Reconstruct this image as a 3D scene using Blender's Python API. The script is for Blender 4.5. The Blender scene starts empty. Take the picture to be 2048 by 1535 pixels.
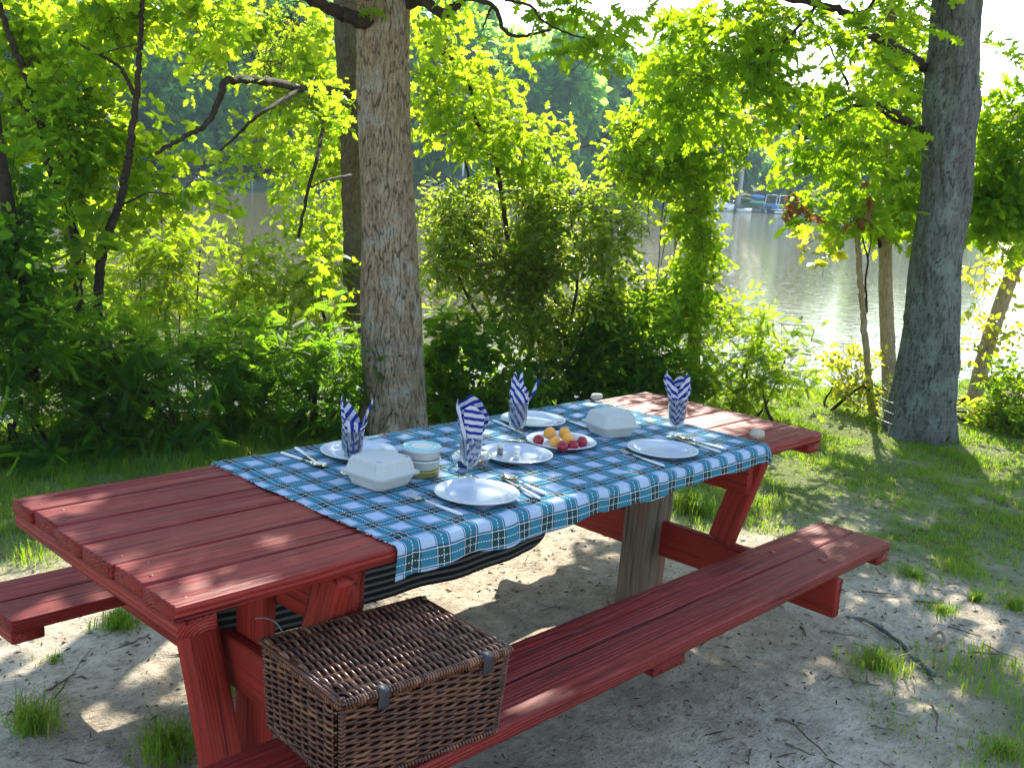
import bpy, math, random
import numpy as np
from mathutils import Vector, Matrix

rng = np.random.default_rng(11)
random.seed(11)
SC = bpy.context.scene
COL = SC.collection

# ------------------------------------------------------------------ camera
CAM = np.array([-1.851, -2.224, 1.642]); FPX = 2055.2
YAW, PITCH, ROLL = -.811, -.196, .064
def _rot():
    ca, sa = math.cos(YAW), math.sin(YAW); cb, sb = math.cos(PITCH), math.sin(PITCH); cc, sc = math.cos(ROLL), math.sin(ROLL)
    return (np.array([[ca, -sa, 0], [sa, ca, 0], [0, 0, 1]]) @ np.array([[1, 0, 0], [0, cb, -sb], [0, sb, cb]])
            @ np.array([[cc, 0, -sc], [0, 1, 0], [sc, 0, cc]]))
R = _rot()
def ray(x, y): return R @ np.array([(x - 1024) / FPX, 1, -(y - 767.5) / FPX])
def onz(x, y, z=0.):
    d = ray(x, y); return CAM + d * ((z - CAM[2]) / d[2])
def at(x, y, D):
    d = ray(x, y); return CAM + d * (D / math.hypot(d[0], d[1]))
HF = np.array([-math.sin(YAW), math.cos(YAW), 0.]); HR = np.array([math.cos(YAW), math.sin(YAW), 0.]); UP = np.array([0, 0, 1.])
cam = bpy.data.cameras.new('camera'); cob = bpy.data.objects.new('camera', cam); COL.objects.link(cob)
M = Matrix.Identity(4)
for i in range(3):
    M[i][0] = R[i, 0]; M[i][1] = R[i, 2]; M[i][2] = -R[i, 1]; M[i][3] = CAM[i]
cob.matrix_world = M
cam.sensor_width = 36; cam.lens = FPX / 2048 * 36; cam.clip_start = .05; cam.clip_end = 3000
SC.camera = cob

# ------------------------------------------------------------------ light
SUN_EL, SUN_AZ = math.radians(38), math.radians(36)          # azimuth from +X
SUN = np.array([math.cos(SUN_EL) * math.cos(SUN_AZ), math.cos(SUN_EL) * math.sin(SUN_AZ), math.sin(SUN_EL)])
w = bpy.data.worlds.new('World'); SC.world = w; w.use_nodes = True
nt = w.node_tree; bg = nt.nodes['Background']
sky = nt.nodes.new('ShaderNodeTexSky'); sky.sky_type = 'NISHITA'; sky.sun_disc = False
sky.sun_elevation = SUN_EL; sky.sun_rotation = math.pi / 2 - SUN_AZ; sky.air_density = 1.2; sky.dust_density = .7
nt.links.new(sky.outputs[0], bg.inputs[0]); bg.inputs[1].default_value = .15
sl = bpy.data.lights.new('sun', 'SUN'); sl.energy = 5.0; sl.angle = math.radians(.53); sl.color = (1, .94, .82)
so = bpy.data.objects.new('sun', sl); COL.objects.link(so)
so.rotation_euler = Vector(SUN).to_track_quat('Z', 'Y').to_euler(); so.location = (20, 15, 30)
SC.view_settings.view_transform = 'Standard'; SC.view_settings.look = 'None'
SC.view_settings.exposure = 1.5; SC.view_settings.gamma = 1
SC.render.engine = 'CYCLES'
cy = SC.cycles; cy.max_bounces = 12; cy.diffuse_bounces = 8; cy.glossy_bounces = 3; cy.transmission_bounces = 5
cy.transparent_max_bounces = 12; cy.volume_bounces = 0; cy.use_denoising = True; cy.caustics_reflective = False; cy.caustics_refractive = False
cy.sample_clamp_indirect = 6

# ------------------------------------------------------------------ mesh building
class MB:
    def __init__(s): s.v = []; s.f = []; s.n = 0; s.r = []; s.p = []; s.m = []
    def add(s, V, F, rnd=0., pc=None, mi=0):
        V = np.asarray(V, float).reshape(-1, 3); k = len(V)
        s.v.append(V)
        for f in F:
            f = np.asarray(f, np.int64)
            if f.size: s.f.append(f + s.n); s.m.append(np.full(len(f), mi))
        s.r.append(np.broadcast_to(np.asarray(rnd, float), (k,)).copy()); s.p.append(V.copy() if pc is None else np.asarray(pc, float).reshape(-1, 3)); s.n += k
    def build(s, name, mat, parent=None, smooth=True, loc=None):
        V = np.concatenate(s.v); o0 = np.zeros(3)
        me = bpy.data.meshes.new(name); ob = bpy.data.objects.new(name, me); COL.objects.link(ob)
        if parent is not None:
            ob.parent = parent; q = parent
            while q is not None: o0 += np.array(q.location); q = q.parent
        if loc is not None:
            ob.location = Vector(np.asarray(loc) - o0); o0 = np.asarray(loc, float)
        V = V - o0
        me.vertices.add(len(V)); me.vertices.foreach_set('co', V.astype(np.float32).ravel())
        lo = np.concatenate([f.ravel() for f in s.f]); sz = np.concatenate([np.full(len(f), f.shape[1]) for f in s.f])
        me.loops.add(len(lo)); me.loops.foreach_set('vertex_index', lo.astype(np.int32))
        st = np.concatenate([[0], np.cumsum(sz)[:-1]])
        me.polygons.add(len(sz)); me.polygons.foreach_set('loop_start', st.astype(np.int32))
        me.polygons.foreach_set('material_index', np.concatenate(s.m).astype(np.int32))
        a = me.attributes.new('rnd', 'FLOAT', 'POINT'); a.data.foreach_set('value', np.concatenate(s.r).astype(np.float32))
        a = me.attributes.new('pc', 'FLOAT_VECTOR', 'POINT'); a.data.foreach_set('vector', np.concatenate(s.p).astype(np.float32).ravel())
        for m in (mat if isinstance(mat, (list, tuple)) else [mat]): me.materials.append(m)
        me.update(calc_edges=True)
        me.polygons.foreach_set('use_smooth', np.full(len(sz), smooth)); me.update()
        return ob
def tag(o, label, cat, group=None, kind=None):
    if label: o['label'] = label
    if cat: o['category'] = cat
    if group: o['group'] = group
    if kind: o['kind'] = kind
    return o
def empty(name, loc, label, cat, group=None):
    o = bpy.data.objects.new(name, None); COL.objects.link(o); o.location = Vector(loc); o.empty_display_size = .05
    return tag(o, label, cat, group)
def unit(v): v = np.asarray(v, float); return v / (np.linalg.norm(v) + 1e-12)
def ringfaces(nr, ns, closed=True):
    i = np.arange(nr - 1)[:, None]; j = np.arange(ns if closed else ns - 1)[None]
    j2 = (j + 1) % ns
    return np.stack([i * ns + j, i * ns + j2, (i + 1) * ns + j2, (i + 1) * ns + j], -1).reshape(-1, 4)
def frames(P):
    P = np.asarray(P, float); T = np.gradient(P, axis=0); T /= np.linalg.norm(T, axis=1)[:, None] + 1e-12
    a = np.array([1., 0, 0]) if abs(T[0][0]) < .8 else np.array([0, 1., 0])
    U = np.zeros_like(P); W = np.zeros_like(P)
    for i, t in enumerate(T):
        a = a - t * (a @ t); a = unit(a); U[i] = a; W[i] = np.cross(t, a)
    return T, U, W
def tube(mb, P, rad, ns=6, rnd=0., cap=True, mi=0):
    P = np.asarray(P, float); rad = np.broadcast_to(np.asarray(rad, float), (len(P),)); T, U, W = frames(P)
    th = np.arange(ns) / ns * 2 * np.pi
    V = P[:, None] + rad[:, None, None] * (np.cos(th)[None, :, None] * U[:, None] + np.sin(th)[None, :, None] * W[:, None])
    F = [ringfaces(len(P), ns)]
    if cap: F += [np.arange(ns)[None, ::-1], (np.arange(ns) + (len(P) - 1) * ns)[None]]
    L = np.concatenate([[0], np.cumsum(np.linalg.norm(np.diff(P, axis=0), axis=1))])
    pc = np.stack([np.broadcast_to(L[:, None], V.shape[:2]), np.broadcast_to(np.cos(th) , V.shape[:2]) * rad[:, None], np.broadcast_to(np.sin(th), V.shape[:2]) * rad[:, None]], -1)
    mb.add(V.reshape(-1, 3), F, rnd, pc.reshape(-1, 3), mi)
def smoothpath(P, n):
    P = np.asarray(P, float); k = len(P)
    if k < 3: t = np.linspace(0, 1, n)[:, None]; return P[0] * (1 - t) + P[-1] * t
    Q = np.concatenate([[2 * P[0] - P[1]], P, [2 * P[-1] - P[-2]]]); t = np.linspace(0, k - 1 - 1e-6, n); i = t.astype(int); f = (t - i)[:, None]
    a, b, c, d = Q[i], Q[i + 1], Q[i + 2], Q[i + 3]
    return .5 * (2 * b + (c - a) * f + (2 * a - 5 * b + 4 * c - d) * f * f + (3 * b - a - 3 * c + d) * f ** 3)
def lathe(mb, prof, c, n=48, rnd=0., mi=0, sx=1., sy=1.):
    prof = np.asarray(prof, float); th = np.arange(n) / n * 2 * np.pi
    V = np.stack([prof[:, 0][:, None] * np.cos(th) * sx, prof[:, 0][:, None] * np.sin(th) * sy, np.broadcast_to(prof[:, 1][:, None], (len(prof), n))], -1) + np.asarray(c, float)
    mb.add(V.reshape(-1, 3), [ringfaces(len(prof), n)], rnd, None, mi)
def box(mb, lo, hi, rnd=0., mi=0, bev=0.):
    lo = np.asarray(lo, float); hi = np.asarray(hi, float); b = bev
    if b <= 0:
        V = np.array([[(lo, hi)[i][0], (lo, hi)[j][1], (lo, hi)[k][2]] for i in (0, 1) for j in (0, 1) for k in (0, 1)])
        mb.add(V, [[[0, 1, 3, 2], [4, 6, 7, 5], [0, 4, 5, 1], [2, 3, 7, 6], [0, 2, 6, 4], [1, 5, 7, 3]]], rnd, None, mi); return
    x0, y0, z0 = lo; x1, y1, z1 = hi
    def rr(x0, y0, x1, y1, z): return [[x0 + b, y0, z], [x1 - b, y0, z], [x1, y0 + b, z], [x1, y1 - b, z], [x1 - b, y1, z], [x0 + b, y1, z], [x0, y1 - b, z], [x0, y0 + b, z]]
    V = rr(x0 + b, y0 + b, x1 - b, y1 - b, z0) + rr(x0, y0, x1, y1, z0 + b) + rr(x0, y0, x1, y1, z1 - b) + rr(x0 + b, y0 + b, x1 - b, y1 - b, z1)
    mb.add(V, [ringfaces(4, 8), np.arange(8)[None, ::-1], (24 + np.arange(8))[None]], rnd, None, mi)
def obox(mb, A, B, W, w, t, rnd=0., mi=0):
    """bar from A to B, w wide along W, t thick"""
    A = np.asarray(A, float); B = np.asarray(B, float); d = unit(B - A); W = unit(np.asarray(W, float) - d * (d @ np.asarray(W, float))); T = np.cross(d, W)
    V = np.array([p + sw * W * w / 2 + st * T * t / 2 for p in (A, B) for sw, st in ((-1, -1), (1, -1), (1, 1), (-1, 1))])
    mb.add(V, [[[0, 1, 5, 4], [1, 2, 6, 5], [2, 3, 7, 6], [3, 0, 4, 7], [3, 2, 1, 0], [4, 5, 6, 7]]], rnd, None, mi)
def wob(P, seed, fr, n=7):
    r = np.random.default_rng(seed); out = 0
    P = np.asarray(P, float)
    for k in range(n):
        d = r.normal(size=P.shape[-1]); d /= np.linalg.norm(d); out = out + np.sin((P @ d) * fr * r.uniform(.6, 1.7) * 6.283 + r.uniform(0, 6.28))
    return out / math.sqrt(n)
def fbm(P, seed, fr, oc=3):
    return sum(wob(P, seed + 17 * i, fr * 2 ** i) * .55 ** i for i in range(oc))
def worley(u, v, nu, seed):
    """u wraps at nu; unit cells; returns F1, F2"""
    r = np.random.default_rng(seed); nv = int(np.max(v)) + 4
    jx = r.uniform(.1, .9, (nu, nv)); jy = r.uniform(.1, .9, (nu, nv)); iu = np.floor(u).astype(int); iv = np.floor(v).astype(int)
    f1 = np.full(u.shape, 9.); f2 = np.full(u.shape, 9.)
    for a in (-1, 0, 1):
        for b in (-1, 0, 1):
            cu = iu + a; cv = np.clip(iv + b, 0, nv - 1); d = np.hypot(cu + jx[cu % nu, cv] - u, iv + b + jy[cu % nu, cv] - v)
            f2 = np.minimum(np.maximum(f1, d), f2); f1 = np.minimum(f1, d)
    return f1, f2

# ------------------------------------------------------------------ materials
class G:
    def __init__(s, name):
        s.m = bpy.data.materials.new(name); s.m.use_nodes = True; s.t = s.m.node_tree; s.t.nodes.clear(); s.out = s.n('ShaderNodeOutputMaterial')
    def set(s, sock, v):
        if isinstance(v, bpy.types.NodeSocket): s.t.links.new(v, sock)
        elif isinstance(v, (tuple, list)): sock.default_value = tuple(v) + ((1.,) if len(v) == 3 and sock.type == 'RGBA' else ())
        elif v is not None: sock.default_value = v
    def n(s, typ, ins=None, **pr):
        x = s.t.nodes.new(typ)
        for k, v in pr.items(): setattr(x, k, v)
        for k, v in (ins or {}).items(): s.set(x.inputs[k], v)
        return x
    def at(s, name): return s.n('ShaderNodeAttribute', attribute_name=name)
    def math(s, op, a, b=None, c=None, clamp=False):
        x = s.n('ShaderNodeMath', operation=op, use_clamp=clamp); s.set(x.inputs[0], a); s.set(x.inputs[1], b)
        if c is not None: s.set(x.inputs[2], c)
        return x.outputs[0]
    def vm(s, op, a, b=None):
        x = s.n('ShaderNodeVectorMath', operation=op); s.set(x.inputs[0], a); s.set(x.inputs[1], b); return x.outputs[0]
    def mix(s, f, a, b, mode='MIX'):
        x = s.n('ShaderNodeMix', data_type='RGBA', blend_type=mode); s.set(x.inputs[0], f); s.set(x.inputs[6], a); s.set(x.inputs[7], b); return x.outputs[2]
    def noise(s, vec, sc, det=3., ro=.55, dist=0.):
        return s.n('ShaderNodeTexNoise', {'Vector': vec, 'Scale': sc, 'Detail': det, 'Roughness': ro, 'Distortion': dist}).outputs[0]
    def ramp(s, f, pts, interp='LINEAR'):
        x = s.n('ShaderNodeValToRGB'); s.set(x.inputs[0], f); cr = x.color_ramp; cr.interpolation = interp
        while len(cr.elements) < len(pts): cr.elements.new(.5)
        for e, (p, c) in zip(cr.elements, pts): e.position = p; e.color = tuple(c) + (1.,) if not isinstance(c, float) else (c, c, c, 1)
        return x.outputs[0]
    def bump(s, h, st=.5, di=.01):
        return s.n('ShaderNodeBump', {'Height': h, 'Strength': st, 'Distance': di}).outputs[0]
    def pbr(s, col, ro=.6, spec=.4, nor=None, metal=0., **kw):
        ins = {'Base Color': col, 'Roughness': ro, 'Specular IOR Level': spec, 'Metallic': metal}
        if nor is not None: ins['Normal'] = nor
        ins.update(kw); return s.n('ShaderNodeBsdfPrincipled', ins).outputs[0]
    def end(s, sh): s.t.links.new(sh, s.out.inputs[0]); return s.m
def plain(name, col, ro=.5, spec=.4, metal=0., var=.12, sc=40., bump=0.):
    g = G(name); pc = g.n('ShaderNodeTexCoord').outputs['Object']; nz = g.noise(pc, sc, 4.)
    c = g.mix(nz, tuple(x * (1 - var) for x in col), tuple(min(1, x * (1 + var)) for x in col))
    nor = g.bump(nz, bump, .004) if bump else None
    return g.end(g.pbr(c, ro, spec, nor, metal))
def wood(name, base, dark, worn, wornamt=.62, ro=.42, ring=1.):
    g = G(name); pc = g.at('pc').outputs['Vector']; rnd = g.at('rnd').outputs['Fac']
    off = g.vm('MULTIPLY', g.n('ShaderNodeCombineXYZ', {0: rnd, 1: 0., 2: 0.}).outputs[0], (37., 0, 0))
    p = g.vm('ADD', pc, off)
    warp = g.noise(g.vm('MULTIPLY', p, (1.3, 7., 7.)), 1., 3.)
    sx = g.n('ShaderNodeSeparateXYZ', {0: pc}); y = g.math('ADD', sx.outputs[1], g.math('MULTIPLY', g.math('SUBTRACT', rnd, .5), .09)); z = g.math('ADD', sx.outputs[2], .055)
    rad = g.math('SQRT', g.math('ADD', g.math('MULTIPLY', y, y), g.math('MULTIPLY', z, z)))
    ph = g.math('ADD', g.math('MULTIPLY', rad, 820.), g.math('MULTIPLY', warp, 26.))
    rings = g.math('POWER', g.math('ADD', g.math('MULTIPLY', g.math('SINE', ph), .5), .5), .7)
    fib = g.noise(g.vm('MULTIPLY', p, (5., 330., 330.)), 1., 2.)
    crk = g.noise(g.vm('MULTIPLY', p, (2.2, 75., 75.)), 1., 3., .6)
    crk = g.n('ShaderNodeMapRange', {0: crk, 1: .60, 2: .69, 3: 0., 4: 1.}).outputs[0]
    h = g.math('ADD', g.math('MULTIPLY', rings, .55 * ring), g.math('MULTIPLY', fib, .5)); h = g.math('SUBTRACT', h, g.math('MULTIPLY', crk, 1.6))
    vo = g.n('ShaderNodeTexVoronoi', {'Vector': g.vm('MULTIPLY', p, (2.1, 9.5, 4.)), 'Scale': 1., 'Randomness': .9}); kn = g.math('MULTIPLY', g.math('GREATER_THAN', g.n('ShaderNodeSeparateColor', {0: vo.outputs['Color']}).outputs[0], .72), g.n('ShaderNodeMapRange', {0: vo.outputs['Distance'], 1: .10, 2: .03}).outputs[0])
    big = g.noise(g.vm('MULTIPLY', p, (3., 14., 14.)), 1., 4., .65)
    c = g.mix(g.math('MULTIPLY', rings, .72), base, dark); c = g.mix(g.math('MULTIPLY', crk, .8), c, tuple(x * .3 for x in dark))
    wf = g.n('ShaderNodeMapRange', {0: big, 1: wornamt, 2: wornamt + .16, 3: 0., 4: .75}).outputs[0]
    c = g.mix(g.math('MULTIPLY', wf, g.math('SUBTRACT', 1.1, rings)), c, worn)
    c = g.mix(g.math('MULTIPLY', rnd, .35), c, dark); c = g.mix(g.math('MULTIPLY', kn, .8), c, tuple(x * .35 for x in dark))
    chip = g.n('ShaderNodeMapRange', {0: g.noise(g.vm('MULTIPLY', p, (26., 75., 75.)), 1., 4., .7), 1: .70, 2: .74, 3: 0., 4: .8}).outputs[0]; c = g.mix(chip, c, (.30, .16, .11))
    spk = g.n('ShaderNodeMapRange', {0: g.noise(p, 160., 2.), 1: .72, 2: .76, 3: 0., 4: .5}).outputs[0]
    c = g.mix(spk, c, worn)
    return g.end(g.pbr(c, g.math('ADD', ro, g.math('MULTIPLY', fib, .25)), .28, g.bump(h, 1., .0028)))
RED = wood('red_painted_wood', (.31, .023, .016), (.105, .006, .005), (.40, .095, .068), .56)
REDD = wood('red_painted_timber', (.33, .026, .014), (.18, .012, .007), (.38, .13, .08), .72, .55, .4)
GREY = wood('weathered_timber', (.185, .15, .105), (.095, .078, .052), (.20, .045, .028), .46, .8, .6)

def leafmat(name, cols, trans, ft=.5, ro=.4, spec=.35, tr2=None):
    g = G(name); r = g.at('rnd').outputs['Fac']
    k = len(cols); c = g.ramp(r, [(i / max(k - 1, 1), cc) for i, cc in enumerate(cols)])
    pc = g.at('pc').outputs['Vector']
    c = g.mix(.5, c, g.mix(g.noise(pc, 60., 2.), c, (.02, .03, .01)), 'MIX')
    t = g.ramp(r, [(0, trans), (1, tr2 or trans)])
    a = g.pbr(c, ro, spec); b = g.n('ShaderNodeBsdfTranslucent', {'Color': t}).outputs[0]
    x = g.n('ShaderNodeMixShader', {0: ft}); g.t.links.new(a, x.inputs[1]); g.t.links.new(b, x.inputs[2])
    return g.end(x.outputs[0])
OAKL = leafmat('oak_leaf', [(.02, .085, .008), (.045, .12, .010), (.08, .15, .012)], (.34, .60, .008), .64, .48, .2, (.64, .80, .02))
MAPL = leafmat('maple_leaf', [(.03, .11, .008), (.06, .15, .010), (.10, .17, .012)], (.36, .60, .02), .66, .48, .2, (.72, .86, .028))
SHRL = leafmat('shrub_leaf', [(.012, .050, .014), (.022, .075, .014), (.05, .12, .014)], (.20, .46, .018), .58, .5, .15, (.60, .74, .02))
GLOL = leafmat('glossy_shrub_leaf', [(.05, .11, .018), (.08, .14, .022), (.12, .16, .04)], (.42, .62, .03), .62, .24, .8, (.56, .66, .06))
PALL = leafmat('young_leaf', [(.09, .16, .02), (.13, .19, .025), (.16, .2, .03)], (.55, .62, .03), .55, .45, .3, (.75, .72, .06))
DEADL = leafmat('withered_leaf', [(.16, .07, .03), (.2, .09, .035), (.12, .05, .03)], (.35, .13, .04), .4, .6, .2)
FARL = leafmat('far_leaf', [(.030, .105, .045), (.055, .14, .05), (.14, .25, .06)], (.50, .85, .12), .58, .6, .2)
GRAL = leafmat('grass_blade', [(.06, .16, .014), (.11, .20, .02), (.18, .22, .045)], (.30, .58, .014), .5, .5, .2, (.50, .56, .04))

def barkmat(name, light, dark, lich, sc=1., bd=.012, redp=False):
    g = G(name); p = g.n('ShaderNodeTexCoord').outputs['Object']; cr = g.at('rnd').outputs['Fac']
    v = g.vm('MULTIPLY', p, (1., 1., .28)); n1 = g.noise(v, 55. * sc, 5., .65); n2 = g.noise(p, 6. * sc, 4., .6); n3 = g.noise(v, 160. * sc, 3., .6)
    c = g.mix(g.n('ShaderNodeMapRange', {0: n1, 1: .35, 2: .65}).outputs[0], dark, light)
    c = g.mix(g.n('ShaderNodeMapRange', {0: n2, 1: .52, 2: .62, 3: 0., 4: .65}).outputs[0], c, lich)
    c = g.mix(cr, c, tuple(x * .22 for x in dark))
    h = g.math('ADD', n1, g.math('MULTIPLY', n3, .5))
    return g.end(g.pbr(c, .9, .15, g.bump(h, .8, bd)))
BARK1 = barkmat('scaly_bark', (.33, .26, .175), (.15, .106, .066), (.30, .29, .24))
BARK2 = barkmat('grey_smooth_bark', (.135, .145, .130), (.070, .072, .066), (.17, .205, .18), .8, .008)
BARK4 = barkmat('dark_brown_bark', (.19, .145, .095), (.085, .062, .042), (.17, .15, .11), 1.2, .012)
BARK3 = barkmat('brown_bark', (.40, .31, .19), (.22, .165, .10), (.36, .32, .22), 1.3, .008)
TWIG = barkmat('dark_twig_bark', (.050, .038, .026), (.022, .016, .012), (.06, .05, .038), 2., .003)

def cloudy_glass(name, tint=(1, 1, 1), gl=.12, ro=.02, hazy=0.):
    g = G(name); fc = g.n('ShaderNodeLayerWeight', {'Blend': .5}).outputs[1]; fr = g.math('ADD', g.math('MULTIPLY', g.math('POWER', fc, 2.4), .8), .055)
    t = g.n('ShaderNodeBsdfTransparent', {'Color': tint}).outputs[0]; s = g.n('ShaderNodeBsdfGlossy', {'Color': (1, 1, 1), 'Roughness': ro}).outputs[0]
    x = g.n('ShaderNodeMixShader', {0: g.math('MULTIPLY', fr, 1.25, clamp=True)}); g.t.links.new(t, x.inputs[1]); g.t.links.new(s, x.inputs[2])
    if hazy:
        d = g.pbr((.85, .88, .9), .4, .4); y = g.n('ShaderNodeMixShader', {0: hazy}); g.t.links.new(x.outputs[0], y.inputs[1]); g.t.links.new(d, y.inputs[2]); x = y
    return g.end(x.outputs[0])
GLASS = cloudy_glass('clear_glass', (.90, .92, .93)); TUBCLEAR = cloudy_glass('clear_plastic', (.93, .95, .95), ro=.08, hazy=.10)
WHITEP = plain('white_glazed_plate', (.52, .545, .61), .16, .5, var=.01)
PULP = plain('white_moulded_pulp', (.47, .475, .46), .7, .3, var=.04, sc=90., bump=.15)
TUBW = plain('white_tub_plastic', (.56, .58, .58), .3, .45, var=.02)
TEAL = plain('teal_tub_lid', (.28, .55, .58), .2, .5, var=.05)
OLIVE = plain('olive_tub_plastic', (.32, .27, .07), .3, .5, var=.15)
HANDLE = plain('white_cutlery_handle', (.62, .62, .62), .25, .5, var=.02)
STEEL = plain('cutlery_steel', (.62, .58, .48), .16, .5, 1., var=.05)
NAVY = plain('navy_label', (.015, .03, .16), .4, .4)
BISC = plain('brown_baked_crust', (.30, .13, .045), .7, .3, var=.5, sc=120., bump=.5)
STONE = plain('pale_stone', (.42, .37, .29), .85, .2, var=.25, sc=60., bump=.4)
WIRE = plain('galvanised_wire', (.16, .18, .18), .45, .5, .6, var=.1)
WHITEB = plain('white_boat_gelcoat', (.75, .76, .76), .3, .5, var=.03); BLUEB = plain('blue_boat_panel', (.05, .22, .55), .35, .5, var=.06); BLUEK = plain('bright_blue_plastic', (.02, .24, .62), .35, .5)
GREENK = plain('green_plastic', (.10, .36, .22), .35, .5); ALU = plain('bare_aluminium', (.6, .62, .63), .35, .5, .8); DOCKW = plain('grey_dock_boards', (.22, .21, .20), .85, .2, var=.3, sc=8.)
DARKB = plain('dark_boat_paint', (.03, .04, .06), .4, .4); CANV = plain('white_canvas', (.7, .7, .7), .8, .2)
SALT = plain('pale_salt', (.7, .68, .64), .8, .2); PEP = plain('ground_pepper', (.22, .19, .15), .9, .1, var=.5, sc=300.)
GREYS = plain('grey_leather_strap', (.030, .028, .034), .5, .4)
BOLT = plain('painted_bolt_head', (.20, .03, .03), .45, .5)

def fruitmat(name, a, b, ro):
    g = G(name); p = g.n('ShaderNodeTexCoord').outputs['Object']; n = g.noise(p, 45., 3.); 
    return g.end(g.pbr(g.mix(n, a, b), ro, .45, g.bump(g.noise(p, 400., 2.), .06, .001), **{'Subsurface Weight': .12, 'Subsurface Radius': (.01, .004, .002)}))
APR = fruitmat('apricot_skin', (.80, .30, .035), (.85, .42, .07), .5); PLUM = fruitmat('plum_skin', (.20, .006, .018), (.40, .014, .03), .22)

def plaid():
    g = G('plaid_cotton'); s = g.n('ShaderNodeSeparateXYZ', {0: g.at('pc').outputs['Vector']}); P = .098
    wv = g.noise(g.vm('MULTIPLY', g.at('pc').outputs['Vector'], (1, 1, 0)), 700., 2.)
    def stripe(v, off):
        f = g.math('FRACT', g.math('ADD', g.math('DIVIDE', v, P), 20 + off))
        band = g.math('LESS_THAN', f, .52)
        d = g.math('ABSOLUTE', g.math('SUBTRACT', f, .25))                     # distance from band centre
        navy = g.math('MULTIPLY', g.math('GREATER_THAN', d, .222), g.math('LESS_THAN', d, .25))
        white = g.math('MULTIPLY', g.math('GREATER_THAN', d, .205), g.math('LESS_THAN', d, .222))
        mid = g.math('LESS_THAN', d, .010)
        return band, navy, white, mid, f
    bu, nu, wu, mu, fu = stripe(s.outputs[0], .15); bv, nv, wv2, mv, fv = stripe(s.outputs[1], .136)
    dash = lambda o: g.math('GREATER_THAN', g.math('FRACT', g.math('MULTIPLY', o, 110.)), .4)
    W = (.36, .45, .59); T = (.018, .155, .225); D = (.003, .034, .032)
    both = g.math('MULTIPLY', bu, bv); any_ = g.math('MAXIMUM', bu, bv)
    c = g.mix(any_, W, T); c = g.mix(both, c, D)
    lines = g.math('MAXIMUM', nu, nv); c = g.mix(g.math('MULTIPLY', lines, .85), c, (.022, .022, .085))
    wl = g.math('MAXIMUM', g.math('MULTIPLY', wu, .85), g.math('MULTIPLY', wv2, .85)); c = g.mix(wl, c, (.72, .74, .78))
    ml = g.math('MAXIMUM', g.math('MULTIPLY', mu, dash(s.outputs[1])), g.math('MULTIPLY', mv, dash(s.outputs[0]))); c = g.mix(ml, c, (.70, .73, .76))
    c = g.mix(g.math('MULTIPLY', wv, .3), c, g.mix(.3, c, (.4, .5, .55)))
    nor = g.bump(g.noise(g.vm('MULTIPLY', g.at('pc').outputs['Vector'], (1, 1, 0)), 34., 5., .65), .6, .006)
    return g.end(g.pbr(c, .95, .06, nor))
def striped(name, a, b, per, duty=.5):
    g = G(name); s = g.n('ShaderNodeSeparateXYZ', {0: g.at('pc').outputs['Vector']})
    f = g.math('LESS_THAN', g.math('FRACT', g.math('ADD', g.math('DIVIDE', s.outputs[1], per), 10.)), duty)
    c = g.mix(f, a, b); sh = g.pbr(c, .85, .2, g.bump(g.noise(g.at('pc').outputs['Vector'], 250., 3.), .3, .002))
    t = g.n('ShaderNodeBsdfTranslucent', {'Color': c}).outputs[0]; x = g.n('ShaderNodeMixShader', {0: .25}); g.t.links.new(sh, x.inputs[1]); g.t.links.new(t, x.inputs[2])
    return g.end(x.outputs[0])
PLAID = plaid(); NAPK = striped('navy_striped_cotton', (.58, .60, .67), (.020, .032, .27), .021, .46); SLING = striped('black_grey_striped_canvas', (.012, .012, .014), (.15, .145, .14), .023, .40)

def wickermat():
    g = G('brown_willow'); r = g.at('rnd').outputs['Fac']; pc = g.at('pc').outputs['Vector']
    n = g.noise(g.vm('MULTIPLY', pc, (30., 400., 400.)), 1., 3.)
    c = g.ramp(r, [(0, (.040, .012, .006)), (.4, (.095, .029, .013)), (.75, (.165, .060, .028)), (1, (.30, .145, .075))])
    c = g.mix(g.math('MULTIPLY', n, .6), c, (.03, .016, .01))
    return g.end(g.pbr(c, .33, .42, g.bump(n, .3, .001)))
WICK = wickermat(); GAPSHADE = plain('basket_gap_shade', (.025, .015, .010), .9, .1)  # near-black of the second one paints the shade inside the basket

# ------------------------------------------------------------------ ground
NB = np.array([.322, .947])                              # towards the water
def sdist(x, y): return NB[0] * x + NB[1] * y - 3.75
def smooth01(t): t = np.clip(t, 0, 1); return t * t * (3 - 2 * t)
def poly(pts): return np.array([onz(*p)[:2] for p in pts])
GRASS = [poly([(-700, 1190), (0, 1130), (240, 1090), (520, 1000), (700, 930), (900, 880), (860, 840), (0, 850), (-900, 900)]),
         poly([(1080, 985), (1200, 955), (1330, 1012), (1440, 1035), (1570, 1062), (1720, 1120), (1830, 1125), (2048, 1170), (2300, 1200), (2700, 900), (2400, 800), (1640, 790), (1290, 770), (1060, 840)]),
         poly([(1880, 1370), (1960, 1350), (2120, 1370), (2300, 1420), (2200, 1530), (2000, 1500), (1930, 1440)])]
def inpoly(P, x, y):
    c = np.zeros(np.shape(x), bool); n = len(P); j = n - 1
    for i in range(n):
        a = (P[i, 1] > y) != (P[j, 1] > y); c ^= a & (x < (P[j, 0] - P[i, 0]) * (y - P[i, 1]) / (P[j, 1] - P[i, 1] + 1e-12) + P[i, 0]); j = i
    return c
def edged(P, x, y):
    d = np.full(np.shape(x), 1e9)
    for i in range(len(P)):
        a, b = P[i - 1], P[i]; e = b - a; t = np.clip(((x - a[0]) * e[0] + (y - a[1]) * e[1]) / (e @ e), 0, 1)
        d = np.minimum(d, np.hypot(x - a[0] - t * e[0], y - a[1] - t * e[1]))
    return d
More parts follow.
